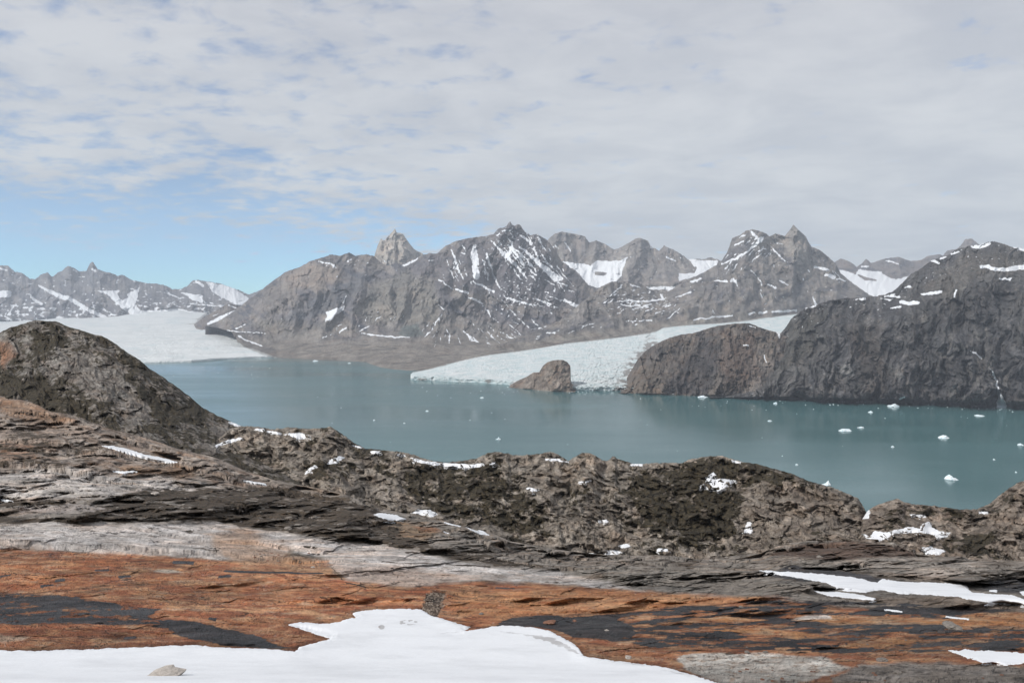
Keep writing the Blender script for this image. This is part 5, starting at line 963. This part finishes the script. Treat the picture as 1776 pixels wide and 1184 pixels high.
for k in range(110):
    r = rng.random()
    if r < .30: spots.append((rng.uniform(1090, 1780), rng.uniform(692, 712), rng.uniform(1.2, 3.2)))
    elif r < .62: spots.append((rng.uniform(900, 1780), 690 + 150 * rng.random() ** 1.5, 1.2 + 2.2 * rng.random() ** 3))
    elif r < .85: spots.append((rng.uniform(480, 1000), 650 + 120 * rng.random() ** 1.3, 1.1 + 1.8 * rng.random() ** 3))
    else: spots.append((rng.uniform(270, 480), rng.uniform(632, 660), rng.uniform(1.1, 2.4)))
for k in range(26): spots.append((rng.uniform(720, 1080), np.interp(0, [0, 1], [0, 0]) + 664 + rng.uniform(0, 20), rng.uniform(1.3, 3)))
shoreA = lambda u: min(float(ac(u)), float(bcr(u)) if u > 380 else 9999, float(c3(u)) if u > 1490 else 9999)
used = False
for k, (u, v, w) in enumerate(spots):
    if u < 480 and False: continue
    base = float(np.interp(u, [267, 476, 716, 1074, 1276, 1776], [631, 632, 660, 680, 691, 708]))
    if v < base + 1.5: v = base + 1.5 + rng.random() * 6
    if v > shoreA(u) - 3: continue
    if 500 < u < 660 and v < 650: continue
    o = src[k % 4].copy(); COL.objects.link(o); D = Dw(v); sc_ = w * D / F / (Dw(760 + k % 4) / F)
    o.location = ((u - CX) / F * D, D, WZ); o.scale = (sc_, sc_, sc_ * .55); o.rotation_euler = (0, 0, rng.uniform(-.6, .6))
    o.name = 'ice_fragment'; tag(o, 'tiny white ice fragment floating on the fjord', 'ice fragment', 'ice fragments scattered over the fjord')
for o in src: bpy.data.objects.remove(o)

# ================================================================== LOOSE STONES
def stone_mesh(seed, sub=3, name='stone'):
    bm = bmesh.new(); bmesh.ops.create_icosphere(bm, subdivisions=sub, radius=1)
    for p in bm.verts:
        q = p.co * 1.1 + Vector((seed * 5.3, seed, 0)); r = 1 + .42 * mnoise.noise(q) + .2 * mnoise.noise(q * 2.3) + .08 * mnoise.noise(q * 5)
        p.co = p.co * r; p.co.z *= .62
        for ax in range(3): p.co[ax] = round(p.co[ax] * 3.5) / 3.5 * .35 + p.co[ax] * .65
    me = bpy.data.meshes.new(name); bm.to_mesh(me); bm.free(); return me
def stone_mat(name, c, c2):
    m, nt, b = newmat(name); n = nt.noise(nt.coord(), 3, 8, .65)
    nt.l.new(nt.mix(nt.ramp(n, .35, .65), c, c2), b.inputs['Base Color']); b.inputs['Roughness'].default_value = .85
    nt.l.new(nt.bump(n, .8, .06), b.inputs['Normal']); return m
M_st = [stone_mat('stone_grey', (0.16, 0.14, 0.12), (0.28, 0.25, 0.22)), stone_mat('stone_rust', (0.17, 0.075, 0.045), (0.28, 0.15, 0.10)), stone_mat('stone_pale', (0.42, 0.37, 0.32), (0.55, 0.50, 0.45)), stone_mat('stone_dark', (0.05, 0.045, 0.045), (0.11, 0.09, 0.08))]
if not hasattr(ground, 'front'): ground.front = ground.co([])
gu = ground.u
def on_ground(u, v):
    k = int(np.clip(round((u - gu[0]) / (gu[1] - gu[0])), 0, len(gu) - 1))
    c = ground.front[:, k]; pv = HV - c[:, 2] / c[:, 1] * F
    j = int(np.argmin(np.abs(pv - v))); return c[j]
def stone(u, v, w, mat, label, seed, group=None, sz=.62, name='stone'):
    p = on_ground(u, v); W = w * p[1] / F / 2
    me = stone_mesh(seed); me.materials.append(M_st[mat])
    o = bpy.data.objects.new(name, me); COL.objects.link(o); o.location = (p[0], p[1], p[2] + W * .25); o.scale = (W, W * .8, W * sz); o.rotation_euler = (0, 0, seed * 1.3)
    return tag(o, label, 'stone' if name == 'stone' else 'boulder', group)
stone(285, 1176, 62, 2, 'flat pale boulder poking through the near snowfield', 3, None, .42, 'boulder')
SG = 'loose stones on the bare rock'
for k, (u, v, w, mt, lab) in enumerate([
  (954, 1082, 20, 1, 'flat reddish-brown stone lying on the dark wet rock'), (996, 1077, 9, 1, 'small pinkish stone beside the flat reddish stone on the dark wet rock'), (1286, 1053, 8, 0, 'lone pinkish-grey pebble on dark wet rock below the snow strips'),
  (834, 1065, 9, 0, 'small pale stone on the rust rock just above the snow'), (1052, 1093, 7, 2, 'tiny pale stone at the lower edge of the dark wet rock'), (1188, 1140, 14, 2, 'pale stone at the left tip of the white slab'), (1296, 1131, 10, 0, 'grey stone on the rust rock above the white slab'),
  (1327, 1131, 9, 0, 'small pointed stone above the middle of the white slab'), (1090, 1142, 15, 2, 'pale stone at the snow edge left of the white slab'), (660, 1092, 15, 1, 'brown stone melting out of the snowfield'), (1421, 967, 12, 0, 'pale round boulder at the foot of the dark brown mound'),
  (1557, 1167, 15, 0, 'rounded grey boulder in the dark strip near the lower right'), (1530, 1146, 20, 0, 'flat grey boulder above the rounded one near the lower right'), (1650, 1090, 30, 0, 'broad brown boulder sitting in the black hollow'), (1632, 1097, 12, 3, 'small dark stone left of the broad boulder in the hollow'),
  (268, 857, 14, 2, 'pale boulder on top of the dark slab band'), (297, 850, 10, 2, 'small pale boulder right of the other on the dark slab band'), (543, 984, 7, 2, 'tiny pale stone at the rim of the rust rock'), (500, 918, 16, 0, 'grey boulder at the lower edge of the dark slabs'), (518, 912, 13, 0, 'second grey boulder right of the first at the dark slab edge')]):
    stone(u, v, w, mt, lab, k + 10, SG, .6, 'boulder' if 'boulder' in lab else 'stone')
pool = []
for k in range(6):
    for mt in (0, 1, 3):
        me = stone_mesh(60 + k, 2); me.materials.append(M_st[mt]); pool.append(me)
def scatter(n, pts, wr, label, group, mats=None):
    c = 0; P2 = np.array(pts, float)
    while c < n:
        u = rng.uniform(P2[:, 0].min(), P2[:, 0].max()); v = rng.uniform(P2[:, 1].min(), P2[:, 1].max())
        if sd_poly(np.array([u]), np.array([v]), pts)[0] < 0: c += .05; continue
        p = on_ground(u, v); W = rng.uniform(*wr) * p[1] / F / 2
        me = pool[(int(rng.integers(6)) * 3 + (mats[int(rng.integers(len(mats)))] if mats else int(rng.integers(3))))]
        o = bpy.data.objects.new('stone', me); COL.objects.link(o); o.location = (p[0], p[1], p[2] + W * .2); o.scale = (W, W * .9, W * .8); o.rotation_euler = (0, 0, rng.uniform(0, 6)); c += 1
        tag(o, label, 'stone', group)
scatter(38, [(440, 955), (560, 960), (610, 1000), (560, 985), (440, 978)], (1.5, 5), 'small brown chip of rock where rust and pale rock meet', 'rock chips along the rust edge', [0, 1])
scatter(44, [(1110, 985), (1330, 1000), (1400, 1020), (1300, 1030), (1120, 1010)], (1.5, 4.5), 'small grey stone on the rubbly grey slab above the orange tongue', 'stones on the grey slab', [0, 2])
scatter(36, [(1100, 1095), (1776, 1110), (1776, 1125), (1150, 1128)], (1.5, 5), 'small dark stone strewn over wet streaked rock', 'stones on the wet streaked rock', [0, 1, 2])
scatter(20, [(120, 956), (300, 962), (430, 975), (300, 972), (130, 962)], (1.5, 4), 'small dark chip on the line between pale and rust rock', 'chips below the pale band', [0, 2])
scatter(44, [(180, 850), (400, 845), (600, 870), (700, 930), (500, 915), (300, 900), (190, 895)], (2.5, 8), 'small stone lying among the dark mossy slabs', 'stones on the dark slabs', [0, 2])
scatter(34, [(1330, 965), (1776, 985), (1776, 1005), (1550, 1000), (1340, 985)], (2.5, 8), 'small stone strewn around the grey slabs above the long snow strip', 'stones around the right-hand slabs', [0])
scatter(34, [(0, 800), (200, 830), (420, 840), (380, 850), (0, 860)], (2, 7), 'small stone on the pale grey slabs under the warm brown slope', 'stones on the pale grey slabs', [0, 2])
scatter(30, [(1180, 1150), (1776, 1160), (1776, 1180), (1300, 1182)], (2.5, 8), 'small stone near the white slab and the dark strip at the bottom', 'stones around the bottom slabs', [0, 1])
# gravel in the little gully: one mass
bmv, bmf = [], []
for k in range(520):
    u = rng.uniform(732, 774); v = rng.uniform(1025, 1068)
    if sd_poly(np.array([u]), np.array([v]), [(733, 1050), (738, 1036), (745, 1027), (758, 1024), (774, 1025), (772, 1034), (766, 1042), (768, 1054), (755, 1068), (740, 1064), (730, 1056)])[0] < -4 * rng.random(): continue
    p = on_ground(u, v); W = rng.uniform(1.0, 2.9) * p[1] / F / 1.7
    src_ = pool[int(rng.integers(len(pool)))]; a = rng.uniform(0, 6); ca, sa = math.cos(a), math.sin(a); n0 = len(bmv)
    for q in src_.vertices:
        x, y, z_ = q.co; bmv.append((p[0] + (x * ca - y * sa) * W, p[1] + (x * sa + y * ca) * W, p[2] + z_ * W * .6 + W * .1))
    bmf += [tuple(n0 + i for i in f.vertices) for f in src_.polygons]
me = bpy.data.meshes.new('gravel'); me.from_pydata(bmv, [], bmf); me.materials.append(stone_mat('gravel_brown', (0.12, 0.085, 0.06), (0.34, 0.28, 0.22)))
o = bpy.data.objects.new('gravel', me); COL.objects.link(o); tag(o, 'dark brown gravel filling the small gully in the rust rock', 'gravel', kind='stuff')

# ================================================================== AIR
HZ = bpy.data.meshes.new('haze')
x0, x1, y0, y1, z0, z1 = -10700, 10700, -1600, 19200, WZ - 1300, 1750
HZ.from_pydata([(x, y, z_) for z_ in (z0, z1) for y in (y0, y1) for x in (x0, x1)], [], [(0, 1, 3, 2), (4, 6, 7, 5), (0, 4, 5, 1), (2, 3, 7, 6), (0, 2, 6, 4), (1, 5, 7, 3)])
bmz = bmesh.new(); bmz.from_mesh(HZ); bmesh.ops.recalc_face_normals(bmz, faces=bmz.faces); bmz.to_mesh(HZ); bmz.free()
m = bpy.data.materials.new('haze_air'); m.use_nodes = True; t = m.node_tree; t.nodes.clear()
ov = t.nodes.new('ShaderNodeOutputMaterial'); pv = t.nodes.new('ShaderNodeVolumePrincipled')
pv.inputs['Color'].default_value = (0.80, 0.88, 1.0, 1); pv.inputs['Density'].default_value = 3.9e-5; pv.inputs['Anisotropy'].default_value = 0.0
t.links.new(pv.outputs[0], ov.inputs['Volume']); HZ.materials.append(m)
o = bpy.data.objects.new('haze', HZ); COL.objects.link(o); tag(o, 'thin bluish air over the fjord and mountains', 'haze', kind='stuff')

# ================================================================== SKY AND SUN
SUN_EL, SUN_AZ = 41.0, 238.0      # azimuth clockwise from +Y
w = bpy.data.worlds.new('World'); sc.world = w; w.use_nodes = True
nt = NT(w.node_tree); bg = w.node_tree.nodes['Background']
sky = nt.add('ShaderNodeTexSky', sky_type='NISHITA'); sky.sun_disc = False
sky.sun_elevation = math.radians(SUN_EL); sky.sun_rotation = math.radians(SUN_AZ); sky.altitude = 400; sky.air_density = 1.0; sky.dust_density = 0.0; sky.ozone_density = 1.2
tc = nt.add('ShaderNodeTexCoord'); sep = nt.add('ShaderNodeSeparateXYZ'); nt.l.new(tc.outputs['Generated'], sep.inputs[0])
dx, dy, dz = sep.outputs
zc = nt.math('MAXIMUM', dz, 0.0); den = nt.math('ADD', zc, 0.16)
cv = nt.add('ShaderNodeCombineXYZ'); nt.l.new(nt.math('DIVIDE', dx, den), cv.inputs[0]); nt.l.new(nt.math('DIVIDE', dy, den), cv.inputs[1])
mp = nt.add('ShaderNodeMapping'); nt.l.new(cv.outputs[0], mp.inputs[0]); mp.inputs['Rotation'].default_value = (0, 0, 0.5); mp.inputs['Scale'].default_value = (1.0, 1.15, 1)
big = nt.noise(cv.outputs[0], 0.35, 4, .5); fine_ = nt.noise(mp.outputs[0], 7.5, 8, .58, 0.25); mid = nt.noise(mp.outputs[0], 2.2, 6, .55, 0.2)
az = nt.math('DIVIDE', dx, nt.math('MAXIMUM', dy, 0.05))
# cover: nearly closed overhead, opening in a low band to the left
cover = nt.math('ADD', nt.ramp(dz, 0.03, 0.22, 0.04, 0.36), nt.ramp(az, -0.42, 0.48, 0.0, 0.46))
cover = nt.math('MINIMUM', cover, nt.ramp(az, -.1, .6, .40, .50))
dens = nt.math('ADD', nt.math('ADD', nt.math('MULTIPLY', fine_, 0.80), nt.math('MULTIPLY', mid, 0.42)), nt.math('MULTIPLY', big, 0.25))
dens = nt.math('ADD', dens, nt.math('SUBTRACT', cover, 0.36))
cf = nt.ramp(dens, 0.47, 0.77, 0.05, 0.96)
shade = nt.noise(mp.outputs[0], 2.3, 6, .6, 0.3)
cc = nt.mix(nt.ramp(shade, .3, .7), (0.59, 0.61, 0.645), (0.73, 0.74, 0.75))
cc = nt.mix(nt.ramp(dz, 0.10, 0.42), nt.mix(1.0, cc, (1.03, 1.05, 1.06), 'MULTIPLY'), nt.mix(1.0, cc, (0.92, 0.92, 0.95), 'MULTIPLY'))
ST = 0.10
skyc = nt.mix(1.0, sky.outputs[0], (ST * 1.0, ST * 1.12, ST * 1.3), 'MULTIPLY')
skyc = nt.mix(nt.ramp(dz, 0.0, 0.16, 1.0, 0.0), skyc, nt.mix(1.0, skyc, (0.78, 1.26, 1.66), 'MULTIPLY'))
fin = nt.mix(cf, skyc, cc)
nt.l.new(fin, bg.inputs['Color']); bg.inputs['Strength'].default_value = 1.0

L = bpy.data.lights.new('sun', 'SUN'); L.energy = 3.4; L.angle = math.radians(1.5); L.color = (1.0, 0.965, 0.92)
lo = bpy.data.objects.new('sun', L); COL.objects.link(lo)
el, azr = math.radians(SUN_EL), math.radians(SUN_AZ)
d = Vector((math.sin(azr) * math.cos(el), math.cos(azr) * math.cos(el), math.sin(el)))
lo.rotation_euler = d.to_track_quat('Z', 'Y').to_euler(); lo.location = d * 100

# ================================================================== CAMERA
cam = bpy.data.cameras.new('camera'); co_ = bpy.data.objects.new('camera', cam); COL.objects.link(co_); sc.camera = co_
cam.sensor_fit = 'HORIZONTAL'; cam.sensor_width = 36; cam.lens = F / 1776 * 36
co_.location = (0, 0, 0); co_.rotation_euler = (math.pi / 2, 0, 0)
cam.shift_y = -(592 - HV) / 1776
cam.clip_start = 0.1; cam.clip_end = 60000
sc.view_settings.view_transform = 'Standard'; sc.view_settings.look = 'None'; sc.view_settings.exposure = 0; sc.view_settings.gamma = 1
sc.render.engine = 'CYCLES'; sc.cycles.use_denoising = True; sc.cycles.volume_bounces = 0; sc.cycles.max_bounces = 5
try: sc.cycles.denoiser = 'OPENIMAGEDENOISE'
except Exception: pass
